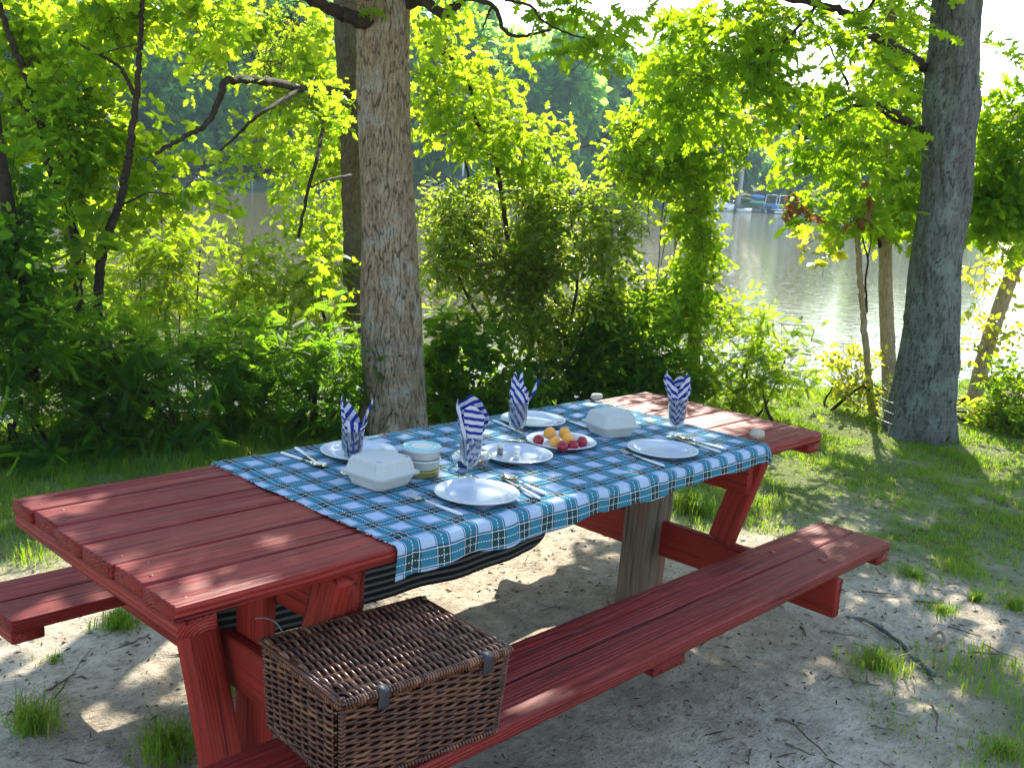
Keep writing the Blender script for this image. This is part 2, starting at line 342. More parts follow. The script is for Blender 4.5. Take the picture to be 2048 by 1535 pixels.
def grassmask(x, y):
    q = np.stack([x, y], -1); m = np.zeros(np.shape(x))
    for P in GRASS:
        d = np.where(inpoly(P, x, y), 1, -1) * edged(P, x, y); m = np.maximum(m, np.clip(.62 + d / .5 + .22 * fbm(q, 5, 1.1, 3), 0, 1))
    bare = np.clip(.5 + .9 * fbm(q, 9, .75, 3), 0, 1); far = np.clip((sdist(x, y) + 2.2) / 1.5, 0, 1)
    m = m * np.clip(.62 + .7 * bare + far, 0, 1)
    return np.maximum(m, np.where(sdist(x, y) > -.25, .8, 0))
def gz(x, y):
    s = sdist(x, y); z = -1.9 * smooth01((s - .1) / 3.4) - .02 * smooth01((s + 1) / 1)
    return z
def ground():
    def axis(lo, a, b, hi, st):
        mid = np.arange(a, b, st); out = [mid]; k = st; L = []; x = a
        while x > lo: k *= 1.25; x -= k; L.append(x)
        Rr = []; x = mid[-1]; k = st
        while x < hi: k *= 1.25; x += k; Rr.append(x)
        return np.concatenate([L[::-1], mid, Rr])
    X = axis(-300, -1.6, 9., 400, .045); Y = axis(-300, -2.2, 5.2, 30., .045)
    x, y = np.meshgrid(X, Y, indexing='ij'); q = np.stack([x, y], -1)
    near = (np.abs(x - 3) < 8) & (np.abs(y - 1) < 6)
    z = gz(x, y) + np.where(near, .010 * fbm(q, 3, .5, 3) + .0045 * fbm(q, 4, 3.2, 3), 0)
    m = grassmask(x, y)
    mb = MB(); F = ringfaces(len(X), len(Y), False); mb.add(np.stack([x, y, z], -1), [F[:, ::-1]], m.ravel())
    g = G('sandy_soil'); p = g.n('ShaderNodeTexCoord').outputs['Object']; gm = g.at('rnd').outputs['Fac']
    n1 = g.noise(p, 1.6, 5., .6); n2 = g.noise(p, 14., 5., .65); n3 = g.noise(p, 120., 3., .6); n4 = g.noise(g.vm('MULTIPLY', p, (1., 2.2, 1.)), 38., 4., .7, .6)
    c = g.mix(g.n('ShaderNodeMapRange', {0: n2, 1: .36, 2: .64}).outputs[0], (.38, .315, .23), (.58, .495, .375))
    c = g.mix(g.n('ShaderNodeMapRange', {0: n1, 1: .46, 2: .66, 3: 0., 4: .6}).outputs[0], c, (.25, .205, .15))
    c = g.mix(g.n('ShaderNodeMapRange', {0: n4, 1: .53, 2: .68, 3: 0., 4: .8}).outputs[0], c, (.12, .09, .06))
    c = g.mix(g.n('ShaderNodeMapRange', {0: n3, 1: .62, 2: .75, 3: 0., 4: .6}).outputs[0], c, (.62, .57, .48))
    c = g.mix(g.n('ShaderNodeMapRange', {0: n3, 1: .38, 2: .28, 3: 0., 4: .6}).outputs[0], c, (.09, .07, .05))
    gr = g.mix(n2, (.055, .105, .012), (.13, .165, .03))
    c = g.mix(g.math('MULTIPLY', gm, g.n('ShaderNodeMapRange', {0: n4, 1: .30, 2: .62, 3: 1., 4: .75}).outputs[0]), c, gr)
    h = g.math('ADD', g.math('MULTIPLY', n2, 1.2), g.math('ADD', g.math('MULTIPLY', n3, .25), g.math('MULTIPLY', n4, .5)))
    ob = mb.build('ground', g.end(g.pbr(c, .95, .12, g.bump(h, .8, .03))))
    return tag(ob, 'sandy trodden ground with patchy grass around the picnic table', 'ground', kind='structure')
ground()
def blades(mb, x, y, h, w, r, bend=.5):
    n = len(x); z = gz(x, y); th = r.uniform(0, 6.283, n); d = np.stack([np.cos(th), np.sin(th), 0 * th], -1); s = np.stack([-np.sin(th), np.cos(th), 0 * th], -1)
    B = np.stack([x, y, z - .004], -1); b = (bend * r.uniform(.2, 1.3, n))[:, None]; h = h[:, None]; w = w[:, None]
    M1 = B + UP * h * .55 + d * h * b * .22; T = B + UP * h * (1 - .25 * b) + d * h * b * .85
    V = np.stack([B - s * w / 2, B + s * w / 2, M1 + s * w * .38, M1 - s * w * .38, T], 1).reshape(-1, 3)
    i = np.arange(n)[:, None] * 5
    mb.add(V, [i + np.array([0, 1, 2, 3]), i + np.array([3, 2, 4])], np.repeat(r.uniform(0, 1, n) ** 1.3, 5))
def lawn():
    r = np.random.default_rng(21); mb = MB(); N = 1100000
    # sample in a fan in front of the camera
    D = np.sqrt(r.uniform(2.2 ** 2, 13.5 ** 2, N)); a = math.radians(43.5) + r.uniform(-.62, .62, N); x = CAM[0] + D * np.cos(a); y = CAM[1] + D * np.sin(a)
    m = grassmask(x, y); cl = np.clip(.55 + .5 * fbm(np.stack([x, y], -1), 31, 2.2, 2), .05, 1)
    k = (r.uniform(0, 1, N) < np.clip((m ** 1.2) * cl * .8, 0, 1)) & (sdist(x, y) < 1.2); x = x[k]; y = y[k]; D = D[k]
    left = (y > 1.) & (x < 2.)
    h = r.uniform(.018, .052, len(x)) * (1 + .8 * left) * (.8 + .5 * np.clip(fbm(np.stack([x, y], -1), 44, 1.2, 2), 0, 1))
    h *= np.where((sdist(x, y) > -.3), 1.4, 1.)
    blades(mb, x, y, h, r.uniform(.0025, .005, len(x)) * (.7 + D / 9), r, .9)
    tag(mb.build('grass', GRAL, smooth=False), 'thin short lawn grass growing in patches towards the shore', 'grass', kind='stuff')
lawn()
def tufts():
    spots = [(240, 1255, .10, .10, 150), (30, 1240, .10, .10, 140), (335, 1505, .10, .12, 190), (70, 1455, .09, .12, 120), (445, 1380, .06, .09, 70), (1385, 1020, .13, .14, 420), (1480, 1000, .12, .09, 150),
             (1825, 1155, .12, .07, 160), (1645, 1135, .03, .05, 30), (1755, 1330, .14, .08, 200), (1880, 1222, .09, .06, 90), (1955, 1200, .05, .07, 70), (2030, 1215, .07, .07, 90), (2010, 1500, .10, .05, 120), (105, 1320, .06, .03, 30)]
    r = np.random.default_rng(5)
    for px_, py_, rad, h, n in spots:
        c = onz(px_, py_); q = np.abs(r.normal(0, rad * .5, n)); t = r.uniform(0, 6.28, n); mb = MB()
        n = int(n * 1.8); q = np.clip(np.abs(r.normal(0, rad * .5, n)), 0, rad * 1.05); t = r.uniform(0, 6.28, n)
        blades(mb, c[0] + q * np.cos(t), c[1] + q * np.sin(t), h * r.uniform(.45, 1.15, n), r.uniform(.003, .0055, n), r, 1.1)
        tag(mb.build('grass_tuft', GRAL, smooth=False, loc=(c[0], c[1], 0)), 'tuft of longer green grass growing out of the bare sand', 'grass tuft', 'grass tufts in the bare sand')
tufts()
def debris():
    r = np.random.default_rng(8); N = 11000; mb = MB()
    D = np.sqrt(r.uniform(2.0 ** 2, 9. ** 2, N)); a = math.radians(43.5) + r.uniform(-.6, .6, N); x = CAM[0] + D * np.cos(a); y = CAM[1] + D * np.sin(a)
    k = (sdist(x, y) < -.2); x = x[k]; y = y[k]; n = len(x); th = r.uniform(0, 3.14, n); L = r.uniform(.004, .02, n) * np.where(r.uniform(0, 1, n) < .035, 3, 1); w_ = r.uniform(.0015, .004, n)
    d = np.stack([np.cos(th), np.sin(th), r.uniform(-.05, .05, n)], -1); s = np.stack([-np.sin(th), np.cos(th), 0 * th], -1); B = np.stack([x, y, gz(x, y) + .012 * 0 + fbm(np.stack([x, y], -1), 3, .5, 3) * .010 + fbm(np.stack([x, y], -1), 4, 3.2, 3) * .0045 + .002], -1)
    L = L[:, None]; w_ = w_[:, None]
    V = np.stack([B - d * L, B + s * w_, B + d * L, B - s * w_, B + UP * w_ * 1.4], 1).reshape(-1, 3); i = np.arange(n)[:, None] * 5
    mb.add(V, [i + np.array([0, 1, 4]), i + np.array([1, 2, 4]), i + np.array([2, 3, 4]), i + np.array([3, 0, 4])], np.repeat(r.uniform(0, 1, n), 5))
    g = G('leaf_and_bark_litter'); c = g.ramp(g.at('rnd').outputs['Fac'], [(0, (.035, .025, .018)), (.5, (.10, .07, .045)), (.85, (.22, .16, .10)), (1, (.42, .36, .28))])
    tag(mb.build('leaf_litter', g.end(g.pbr(c, .9, .1)), smooth=False), 'dry crumbs of bark and leaf scattered over the sand', 'litter', kind='stuff')
    # single twigs
    spots = [((490, 1365), (560, 1350), (670, 1335)), ((330, 1260), (480, 1215)), ((95, 1385), (150, 1350)), ((100, 1410), (180, 1300)), ((1555, 1440), (1590, 1455), (1650, 1512)), ((1570, 1490), (1630, 1515)), ((1705, 1365), (1760, 1372)), ((1745, 1455), (1795, 1467)),
             ((1860, 1410), (1875, 1440), (1870, 1465)), ((1640, 1265), (1720, 1275)), ((1720, 1185), (1790, 1190)), ((1830, 1205), (1890, 1210)), ((1895, 1255), (1960, 1275)), ((1965, 1290), (2040, 1325)), ((1600, 1255), (1615, 1275)), ((1150, 1190), (1205, 1178)), ((1080, 1225), (1130, 1212)), ((1940, 1305), (2010, 1312)),
             ((1500, 1500), (1498, 1530)), ((1240, 1260), (1275, 1250)), ((1740, 1120), (1760, 1150)), ((600, 1330), (690, 1395)), ((210, 1310), (300, 1270))]
    for k, P in enumerate(spots):
        Q = smoothpath([onz(*p) + UP * r.uniform(.004, .010) for p in P], 9); Q[:, :2] += r.normal(0, .003, (9, 2)); mb = MB(); ra = r.uniform(.0025, .006)
        tube(mb, Q, np.linspace(ra, ra * .4, 9), 6)
        if r.uniform() < .6:
            e = Q[4] + np.append(r.normal(0, .04, 2), .004); tube(mb, smoothpath([Q[4], e], 4), np.linspace(ra * .6, ra * .25, 4), 5)
        tag(mb.build('fallen_twig', BARK4, loc=Q[0]), 'thin dark fallen twig lying on the bare sand', 'twig', 'fallen twigs on the sand')
    P = [onz(*p) + UP * h for p, h in (((1690, 1232), -.004), ((1735, 1245), .008), ((1800, 1290), .010), ((1830, 1320), .006), ((1870, 1345), -.006))]
    mb = MB(); Q = smoothpath(P, 24); Q[:, :2] += r.normal(0, .003, (24, 2)); tube(mb, Q, np.linspace(.006, .011, 24) + r.normal(0, .001, 24), 8)
    tag(mb.build('tree_root', BARK2, loc=Q[0]), 'pale exposed tree root crossing the sand beyond the bench end', 'root')
    P = [onz(*p) + UP * h for p, h in (((1855, 1275), -.003), ((1880, 1270), .014), ((1890, 1290), .010), ((1870, 1300), -.003))]
    mb = MB(); tube(mb, smoothpath(P, 18), np.linspace(.006, .009, 18), 7)
    tag(mb.build('root_loop', BARK3, loc=P[0]), 'small curled root loop sticking out of the sand', 'root')
    for k, (p, s_) in enumerate((((1765, 1250), .014), ((1690, 1245), .009), ((1730, 1172), .012), ((1710, 1165), .008), ((1900, 1235), .011), ((150, 1300), .01), ((1480, 1370), .008))):
        mb = MB(); rockmesh(mb, onz(*p) + UP * s_ * .4, (s_, s_ * .75, s_ * .6), 100 + k, 10, 8)
        tag(mb.build('pebble', STONE), 'small pale pebble half sunk in the sand', 'pebble', 'pebbles on the sand')
def rockmesh(mb, c, s, seed, nu=28, nv=18, amp=.16, fr=.55):
    u = np.arange(nu) / nu * 2 * np.pi; v = np.linspace(.001, np.pi - .001, nv); P = np.stack([np.sin(v)[:, None] * np.cos(u), np.sin(v)[:, None] * np.sin(u), np.cos(v)[:, None] + 0 * u], -1).reshape(-1, 3)
    P = P * (1 + amp * fbm(P, seed, fr, 3) * .5)[:, None]; mb.add(P * np.asarray(s) + np.asarray(c), [ringfaces(nv, nu)[:, ::-1]])
debris()

# ------------------------------------------------------------------ picnic table
def board(mb, A, B, W, w, t, seed, nseg=18, groove=.0007, rnd=None, ro=.005, endw=.002):
    """sawn board from A to B (centre line), w wide along W, t thick; grooved top and ragged ends"""
    A = np.asarray(A, float); B = np.asarray(B, float); d = unit(B - A); W = np.asarray(W, float); W = unit(W - d * (d @ W)); T = unit(np.cross(d, W))
    if T[2] < 0: T = -T
    r = np.random.default_rng(seed); L = np.linalg.norm(B - A)
    nt, nsd = 34, 4
    a, b = w / 2, t / 2; pts = []
    for k in range(nt + 1): pts.append((-a + 2 * a * k / nt, b, 1))
    for k in range(1, nsd): pts.append((a, b - 2 * b * k / nsd, .3))
    for k in range(9): pts.append((a - 2 * a * k / 8, -b, .2))
    for k in range(1, nsd): pts.append((-a, -b + 2 * b * k / nsd, .3))
    p = np.array(pts); x, y, gw = p[:, 0].copy(), p[:, 1].copy(), p[:, 2]
    # rounded corners
    cx = np.clip(x, -a + ro, a - ro); cyy = np.clip(y, -b + ro, b - ro); dx, dy = x - cx, y - cyy; l = np.hypot(dx, dy); f = np.where(l > ro, ro / np.maximum(l, 1e-9), 1)
    x = cx + dx * f; y = cyy + dy * f; n = len(x)
    s = np.concatenate([[0, .004], np.linspace(.03, L - .03, nseg), [L - .004, L]])
    gro = r.normal(0, 1, n); gro = (gro + np.roll(gro, 1) * .5) * groove * gw; V = []; PC = []
    bow = r.normal(0, .0012, 3)
    for i, si in enumerate(s):
        dr = 1 + .4 * math.sin(si * 3 + seed); e = (i in (0, len(s) - 1)); sh = .985 if e else 1
        jag = r.normal(0, endw, n) * (1 if e else 0) * (y > -b * .5) * .6
        off = bow[0] * math.sin(si / L * 3.14) + bow[1] * math.sin(si / L * 6.28)
        yy = y * sh + gro * dr + off; xx = x * (1 - (1 - sh) * .3) + bow[2] * math.sin(si / L * 4)
        V.append(A + d * (si + 0) + np.outer(xx, W) + np.outer(yy, T) + np.outer(jag, d)); PC.append(np.stack([np.full(n, si) + seed * .37, x, y], -1))
    V = np.concatenate(V); PC = np.concatenate(PC); m = len(s)
    V = np.concatenate([V, [A + d * .001, B - d * .001]]); PC = np.concatenate([PC, [[seed * .37, 0, 0], [L + seed * .37, 0, 0]]])
    k = np.arange(n); k2 = (k + 1) % n
    F = ringfaces(m, n); c0 = np.stack([k2, k, np.full(n, m * n)], -1); c1 = np.stack([(m - 1) * n + k, (m - 1) * n + k2, np.full(n, m * n + 1)], -1)
    if np.dot(np.cross(d, W), T) > 0: F = F[:, ::-1]; c0 = c0[:, ::-1]; c1 = c1[:, ::-1]
    mb.add(V, [F, c0, c1], r.uniform() if rnd is None else rnd, PC)
X0, X1, TW, TZ = -.894, 1.798, .43, .76
BZ, BI, BO = .407, .461, .752
XF = (-.46, 1.36)
table = empty('picnic_table', (.452, 0, 0), 'long red painted wooden picnic table with attached plank benches on a sandy lawn', 'picnic table')
def tpart(name, A, B, W, w, t, seed, mat=RED, **k):
    mb = MB(); board(mb, A, B, W, w, t, seed, **k); o = mb.build(name, mat, table); 
    return o
edges = [-.43, -.285, -.143, .012, .158, .305, .43]
for i in range(6):
    a, b = edges[i] + .0035, edges[i + 1] - .0035; e0, e1 = rng.uniform(-.006, .006, 2)
    tpart('top_plank', (X0 + e0, (a + b) / 2, TZ - .0195), (X1 + e1, (a + b) / 2, TZ - .0195), (0, 1, 0), b - a, .038, 40 + i, groove=.0010)
for x in (X0 + .047, X1 - .047): tpart('end_cleat', (x, -.425, .702), (x, .425, .702), (1, 0, 0), .088, .036, int(60 + x * 3), mat=RED)
nail = None
for i in range(6):
    for x in (X0 + .035, X0 + .062, X1 - .035, X1 - .062):
        y = edges[i] + (.035 if x in (X0 + .035, X1 - .062) else edges[i + 1] - edges[i] - .035); c = (x, y, TZ - .0006)
        if nail is None: mb = MB(); lathe(mb, [(.0001, -.001), (.0042, -.0008), (.0046, .0006), (.0040, .0012), (.0001, .0013)][::-1], c, 10); nail = mb.build('nail', BOLT, table, loc=c)
        else: o = nail.copy(); COL.objects.link(o); o.parent = table; o.location = Vector(c) - table.location
for s in (-1, 1):
    mid = s * (BI + BO) / 2
    for k, (a, b) in enumerate(((BI, abs(mid) - .004), (abs(mid) + .004, BO))):
        y = s * (a + b) / 2
        pl = tpart('bench_plank', (X0 + rng.uniform(-.004, .004), y, BZ - .0195), (X1 + .008, y, BZ - .0195), (0, 1, 0), b - a, .038, 70 + k + (s > 0) * 4, groove=.0008)
        if s < 0:
            for bx in ((1.32, 1.40)[k],):
                mb = MB(); lathe(mb, [(0, .006), (.007, .0055), (.011, .003), (.012, 0)], (bx, y, BZ + .0005), 14); mb.build('bolt', BOLT, table)
    for x in (X0 + .045, .41, X1 - .045): tpart('bench_cleat', (x, s * (BI + .012), BZ - .056), (x, s * (BO - .004), BZ - .056), (1, 0, 0), .088 if x != .41 else .15, .034, int(85 + x * 5 + s), mat=RED)
for i, xf in enumerate(XF):
    tpart('cross_beam', (xf + .02, -.765, .299), (xf + .02, .765, .299), (0, 0, 1), .138, .04, 100 + i, mat=REDD)
    xb, xc = ((xf - .018, xf + .026), (xf + .025, xf - .024))[i]
    tpart('upper_cleat', (xc, -.405, .652), (xc, .405, .652), (0, 0, 1), .132, .038, 104 + i, mat=REDD)
    for s in (-1, 1):
        tpart('diagonal_brace', (xb, s * .285, .370), (xb, s * .388, .7175), (0, 1, 0), .098, .044, 110 + i * 2 + (s > 0), mat=REDD)
tpart('gusset', (XF[0] + .10, -.33, .60), (XF[0] + .10, .0, .60), (0, 0, 1), .23, .038, 130, mat=REDD)
# left end: sloping square leg in front of the beam and an upright plank behind it
tpart('leg', (XF[0] - .045 - .022, -.012, -.06), (XF[0] - .045 - .022, .272, .72), (0, 1, 0), .088, .088, 120, mat=REDD)
tpart('post', (XF[0] + .062, .070, -.06), (XF[0] + .062, .070, .718), (0, 1, 0), .138, .04, 121, mat=REDD)
tpart('leg', (XF[1] + .062, .055, -.06), (XF[1] + .062, .30, .718), (0, 1, 0), .10, .04, 122, mat=GREY)
tpart('post', (1.345, .045, -.06), (1.345, .022, .718), (0, 1, 0), .118, .148, 123, mat=GREY)
for y, z in ((-.10, .33), (-.19, .27)):
    mb = MB(); c = np.array([XF[0] - .001, y, z]); n = 10; th = np.arange(n) / n * 6.283
    V = np.concatenate([c + np.stack([0 * th - (.006 if k else 0), np.cos(th) * (.008 if k else .011), np.sin(th) * (.008 if k else .011)], -1) for k in (0, 1)]); mb.add(V, [ringfaces(2, n), (n + np.arange(n))[None, ::-1]]); mb.build('bolt', REDD, table)

# striped canvas sling hanging below the top
def sling():
    mb = MB(); nx, nz = 60, 14; x0, x1, z0, z1 = -.53, .925, .312, .716
    xs = np.linspace(x0, x1, nx); P = np.zeros((nx, nz, 3)); PC = np.zeros((nx, nz, 3))
    for i, x in enumerate(xs):
        e = x1 - x; r_ = .10; zb = z0 + .014 * (x - .1) * 0 - .010 * math.sin((x - x0) / (x1 - x0) * 3.14)
        if e < r_: zb = zb + r_ - math.sqrt(max(0, r_ ** 2 - (r_ - e) ** 2))
        for j in range(nz):
            f = j / (nz - 1); z = zb + (z1 - zb) * f; P[i, j] = (x, .165 + .012 * math.sin(x * 9) * (1 - f) + .006 * math.sin(x * 23 + 1) * (1 - f), z); PC[i, j] = (x, z - .010 * math.sin((x - x0) / (x1 - x0) * 3.14) * -1, 0)
    mb.add(P, [ringfaces(nx, nz, False)], 0, PC.reshape(-1, 3)); o = mb.build('striped_sling', SLING)
    m = o.modifiers.new('t', 'SOLIDIFY'); m.thickness = .004
    tag(o, 'black and grey striped canvas hanging under the red tabletop', 'canvas sling')
sling()

# ------------------------------------------------------------------ tablecloth
CX0, CX1 = -.332, 1.408; CZ = TZ + .0045
def clothz(x, y): 
    q = np.stack([np.asarray(x, float), np.asarray(y, float)], -1)
    return CZ + .0013 * fbm(q, 77, 4.5, 3) + .0026 * np.exp(-((np.mod(x * 1.0 + .1, .36) - .18) / .007) ** 2) + .0024 * np.exp(-((np.mod(y + .5, .23) - .115) / .006) ** 2)
def cloth():
    nx, nv = 300, 190; us = np.linspace(CX0, CX1, nx); v0, v1 = -.56, .50; vs = np.linspace(v0, v1, nv); P = np.zeros((nx, nv, 3)); PC = np.zeros((nx, nv, 3)); re = .010
    U, Vv = np.meshgrid(us, vs, indexing='ij'); t = (U - CX0) / (CX1 - CX0)
    hang = .078 - .030 * t + .005 * np.sin(U * 11) + .003 * np.sin(U * 27 + 1); hang = np.where(t < .02, hang + .006, hang)
    yb = TW + .004
    x = U + .004 * fbm(np.stack([Vv, U * 0], -1), 3, 2.2, 2) * np.exp(-t * 14) + .003 * fbm(np.stack([Vv, U * 0], -1), 4, 2., 2) * np.exp(-(1 - t) * 14)
    y = np.clip(Vv, -yb, yb); z = clothz(x, y)
    over = np.maximum(np.abs(Vv) - yb + re, 0); ff = np.where(Vv < 0, np.clip(over / (.56 - yb + re), 0, 1) * (hang + re), np.clip(over / (.5 - yb + re), 0, 1) * (.055 + re))
    a = np.minimum(ff / re, np.pi / 2); sg = np.sign(Vv); down = np.maximum(ff - re * np.pi / 2, 0)
    inside = over <= 0
    wave = (.004 + .010 * np.clip(down / .07, 0, 1)) * (np.sin(U * 19 + 2 * np.sin(U * 3.1)) * .5 + .5) * np.clip(down / .02, 0, 1)
    y = np.where(inside, y, sg * (yb - re + re * np.sin(a) + wave + .002 * (down > 0))); z = np.where(inside, z, z - re * (1 - np.cos(a)) - down)
    # corners curl a little
    z -= .020 * smooth01((t - .975) / .025) * smooth01((-Vv - .40) / .05)
    P = np.stack([x, y, z], -1); PC = np.stack([U, np.where(inside, Vv, sg * (yb - re + ff)), 0 * U], -1)
    mb = MB(); mb.add(P, [ringfaces(nx, nv, False)], 0, PC.reshape(-1, 3))
    o = mb.build('tablecloth', PLAID); m = o.modifiers.new('t', 'SOLIDIFY'); m.thickness = .0014; m.offset = -1
    # frayed edge threads
    tag(o, 'blue, white and green plaid tablecloth spread over the middle of the red table', 'tablecloth')
    r = np.random.default_rng(3); n = 420
    for side, xx in ((-1, CX0), (1, CX1)):
        mb = MB()
        for k in range(n // 2):
            v = r.uniform(-.42, .42); q = np.array([xx - side * .002, v, CZ + .001]); e = q + np.array([side * r.uniform(.002, .006), r.normal(0, .003), -.002]); tube(mb, [q, (q + e) / 2 + UP * .001, e], .0005, 3, r.uniform(), False)
        mb.build('frayed_edge', CANV, o)
cloth()

# ------------------------------------------------------------------ tableware
TS = CZ + .0028                                            # resting height on the cloth
def cz(p): return onz(p[0], p[1], TS)
def plate(c, label, rad=.121):
    k = rad / .121; mb = MB()
    pr = [(.0001, .0062), (.045, .0060), (.072, .0062), (.080, .0085), (.086, .0125), (.091, .0150), (.100, .0168), (.113, .0188), (.118, .0200), (.1205, .0195), (.121, .0180), (.1195, .0165), (.112, .0155), (.100, .0135), (.091, .0115), (.084, .0070), (.078, .0012), (.074, 0), (.045, .0006), (.0001, .0010)]
    lathe(mb, [(a * k, b) for a, b in pr][::-1], c, 72); return tag(mb.build('dinner_plate', WHITEP, loc=c), label, 'plate', 'white dinner plates on the cloth')
PL = [(.082, .252, 'white dinner plate at the far side behind the leftmost napkin goblet'), (.089, -.272, 'white dinner plate at the near side, in front of the clear box of rolls'),
      (.884, .256, 'white dinner plate at the far side of the cloth, behind the plate of fruit'), (.48, -.045, 'white plate in the middle of the cloth holding the salt and pepper shakers'),
      (.734, -.016, 'white plate holding the apricots and plums'), (.954, -.279, 'white dinner plate at the near side, closest to the bare table end')]
for x, y, l in PL: plate((x, y, TS), l)

def goblet(c, H, label):
    mb = MB(); h = H
    pr = [(.0001, .004), (.020, .0035), (.031, .0022), (.033, .0010), (.032, 0), (.010, 0), (.0001, .0002)]
    pr = [(.033, .0008), (.031, .0024), (.018, .0045), (.008, .009), (.0068, .018), (.0085, .024), (.0065, .030), (.008, .036), (.016, .042), (.024, .050), (.0295, .064), (.0325, .085), (.034, h - .002), (.0345, h),
          (.0335, h), (.0318, .085), (.0287, .065), (.023, .052), (.014, .0445), (.0001, .042)]
    lathe(mb, pr, c, 40); mb2 = MB(); lathe(mb, [(.0001, .0002), (.032, 0), (.033, .0008)], c, 40)
    return tag(mb.build('water_goblet', GLASS, loc=c), label, 'goblet', 'footed glass goblets on the cloth')
def sheet(mb, c, zs, rfun, th0, th1, topfun, ang, ph, seed, bot=.046, nt=44, nz=36, sq=1., lean=(0, 0)):
    r = np.random.default_rng(seed); t = np.linspace(0, 1, nt); th = th0 + (th1 - th0) * t; top = topfun(t); P = np.zeros((nt, nz, 3)); PC = np.zeros((nt, nz, 3))
    a1, a2, p1, p2 = r.uniform(.5, 1, 2).tolist() + r.uniform(0, 6.28, 2).tolist()
    for j in range(nz):
        f = j / (nz - 1); z = bot + (top - bot) * f; rr = rfun(z) * (1 + .10 * a1 * np.sin(5 * t * 6.28 * .35 + p1 + z * 30) + .08 * a2 * np.sin(t * 17 + p2 - z * 45))
        lz = np.clip((z - .12) / .12, 0, 1)
        P[:, j] = np.stack([c[0] + rr * np.cos(th) + lean[0] * lz, c[1] + rr * np.sin(th) * sq + lean[1] * lz, c[2] + z + 0 * th], -1)
        u = t * (th1 - th0) * .030; PC[:, j] = np.stack([u * math.cos(ang) - z * math.sin(ang), u * math.sin(ang) + z * math.cos(ang) + ph, 0 * z], -1)
    mb.add(P, [ringfaces(nt, nz, False)], 0, PC.reshape(-1, 3))
def napkin(c, style, seed, label):
    mb = MB(); va = math.atan2(CAM[1] - c[1], CAM[0] - c[0])          # side that faces the near bench
    def rf(s, fl): return lambda z: np.clip(np.interp(z, [.045, .055, .07, .10, .135, .17, .21, .26], [.004, .016, .024, .028, .030, .035 + fl * .5, .037 + fl * .9, .031 + fl * .8]), 0, .08) * s
    def pk(x0, w_, base, hi): return lambda t: base + (hi - base) * np.clip(1 - np.abs(t - x0) / w_, 0, 1) ** .7
    L = unit([-math.sin(va), math.cos(va), 0])                       # to the viewer's right is -L
    S = {0: [(1., .004, va + 1.2, va + 4.6, pk(.70, .30, .145, .205), 1.0, (0, 0)), (.92, -.004, va - 2.2, va + .3, pk(.35, .30, .15, .235), .35, -L * .006), (.80, .016, va + .1, va + 2.3, pk(.72, .30, .15, .225), 1.25, L * .012), (.97, .002, va - 1.0, va + 1.1, pk(.3, .8, .140, .165), 1.50, (0, 0)), (1.0, .022, va + .2, va + 1.5, pk(.7, .5, .125, .165), -.6, L * .01)],
         1: [(1., .010, va + 1.4, va + 4.9, pk(.55, .6, .17, .245), .55, (0, 0)), (.95, .006, va - .6, va + 1.5, pk(.25, .75, .16, .236), .15, (0, 0)), (.9, .008, va - 1.9, va - .2, pk(.30, .5, .17, .243), 1.45, -L * .008), (1.02, -.002, va - .5, va + .5, pk(.35, .5, .115, .14), 2.2, (0, 0))],
         2: [(.97, -.004, va - .9, va + 1.7, pk(.35, .5, .155, .185), .95, (0, 0)), (.85, -.006, va - 1.6, va + .3, pk(.55, .5, .17, .245), .75, -L * .004), (.7, .0, va - .3, va + 1.0, pk(.3, .45, .17, .253), -.9, L * .002), (.8, .03, va + .9, va + 1.9, pk(.75, .4, .15, .222), 1.3, L * .016), (1., -.006, va + 1.7, va + 4.6, pk(.5, .6, .15, .20), .9, (0, 0))],
         3: [(.95, .0, va - .3, va + 1.4, pk(.55, .45, .17, .245), -.85, L * .004), (.92, .010, va - 1.9, va + .05, pk(.45, .45, .19, .246), .85, -L * .016), (1., .0, va - .2, va + 1.5, pk(.8, .5, .145, .19), -.55, L * .004), (.98, .004, va - 1.6, va - .0, pk(.2, .6, .15, .195), .6, -L * .004), (1., .0, va + 1.6, va + 4.6, pk(.5, .6, .16, .22), .4, (0, 0))]}[style]
    for k, (sc, fl, t0, t1, tp, ang, ln) in enumerate(S): sheet(mb, c, None, rf(sc, fl), t0, t1, tp, ang, .003 * k, seed + k, lean=(ln[0], ln[1]))
    o = mb.build('napkin', NAPK, loc=(c[0], c[1], c[2] + .046)); m = o.modifiers.new('t', 'SOLIDIFY'); m.thickness = .0009
    tag(o, label, 'napkin', 'striped napkins standing in the goblets')
GB = [((-.052, .113), .131, 'glass goblet with a striped napkin, standing behind the nearer white carton', 'striped napkin bunched with two points, in the goblet behind the nearer white carton'),
      ((.197, -.128), .128, 'glass goblet with a striped napkin, standing in front of the clear box of rolls', 'tall loosely rolled striped napkin, in the goblet in front of the clear box of rolls'),
      ((.642, .108), .139, 'glass goblet with a striped napkin, standing between fruit plate and far plate', 'striped napkin with a thin curled white tail, in the goblet beside the fruit plate'),
      ((1.182, -.170), .146, 'glass goblet with a striped napkin, nearest the bare end of the table by the stones', 'striped napkin folded to a V, in the goblet nearest the stones')]
for k, ((x, y), h, lg, ln) in enumerate(GB):
    c = np.array([x, y, TS]); goblet(c, h, lg); napkin(c, k, 200 + 10 * k, ln)

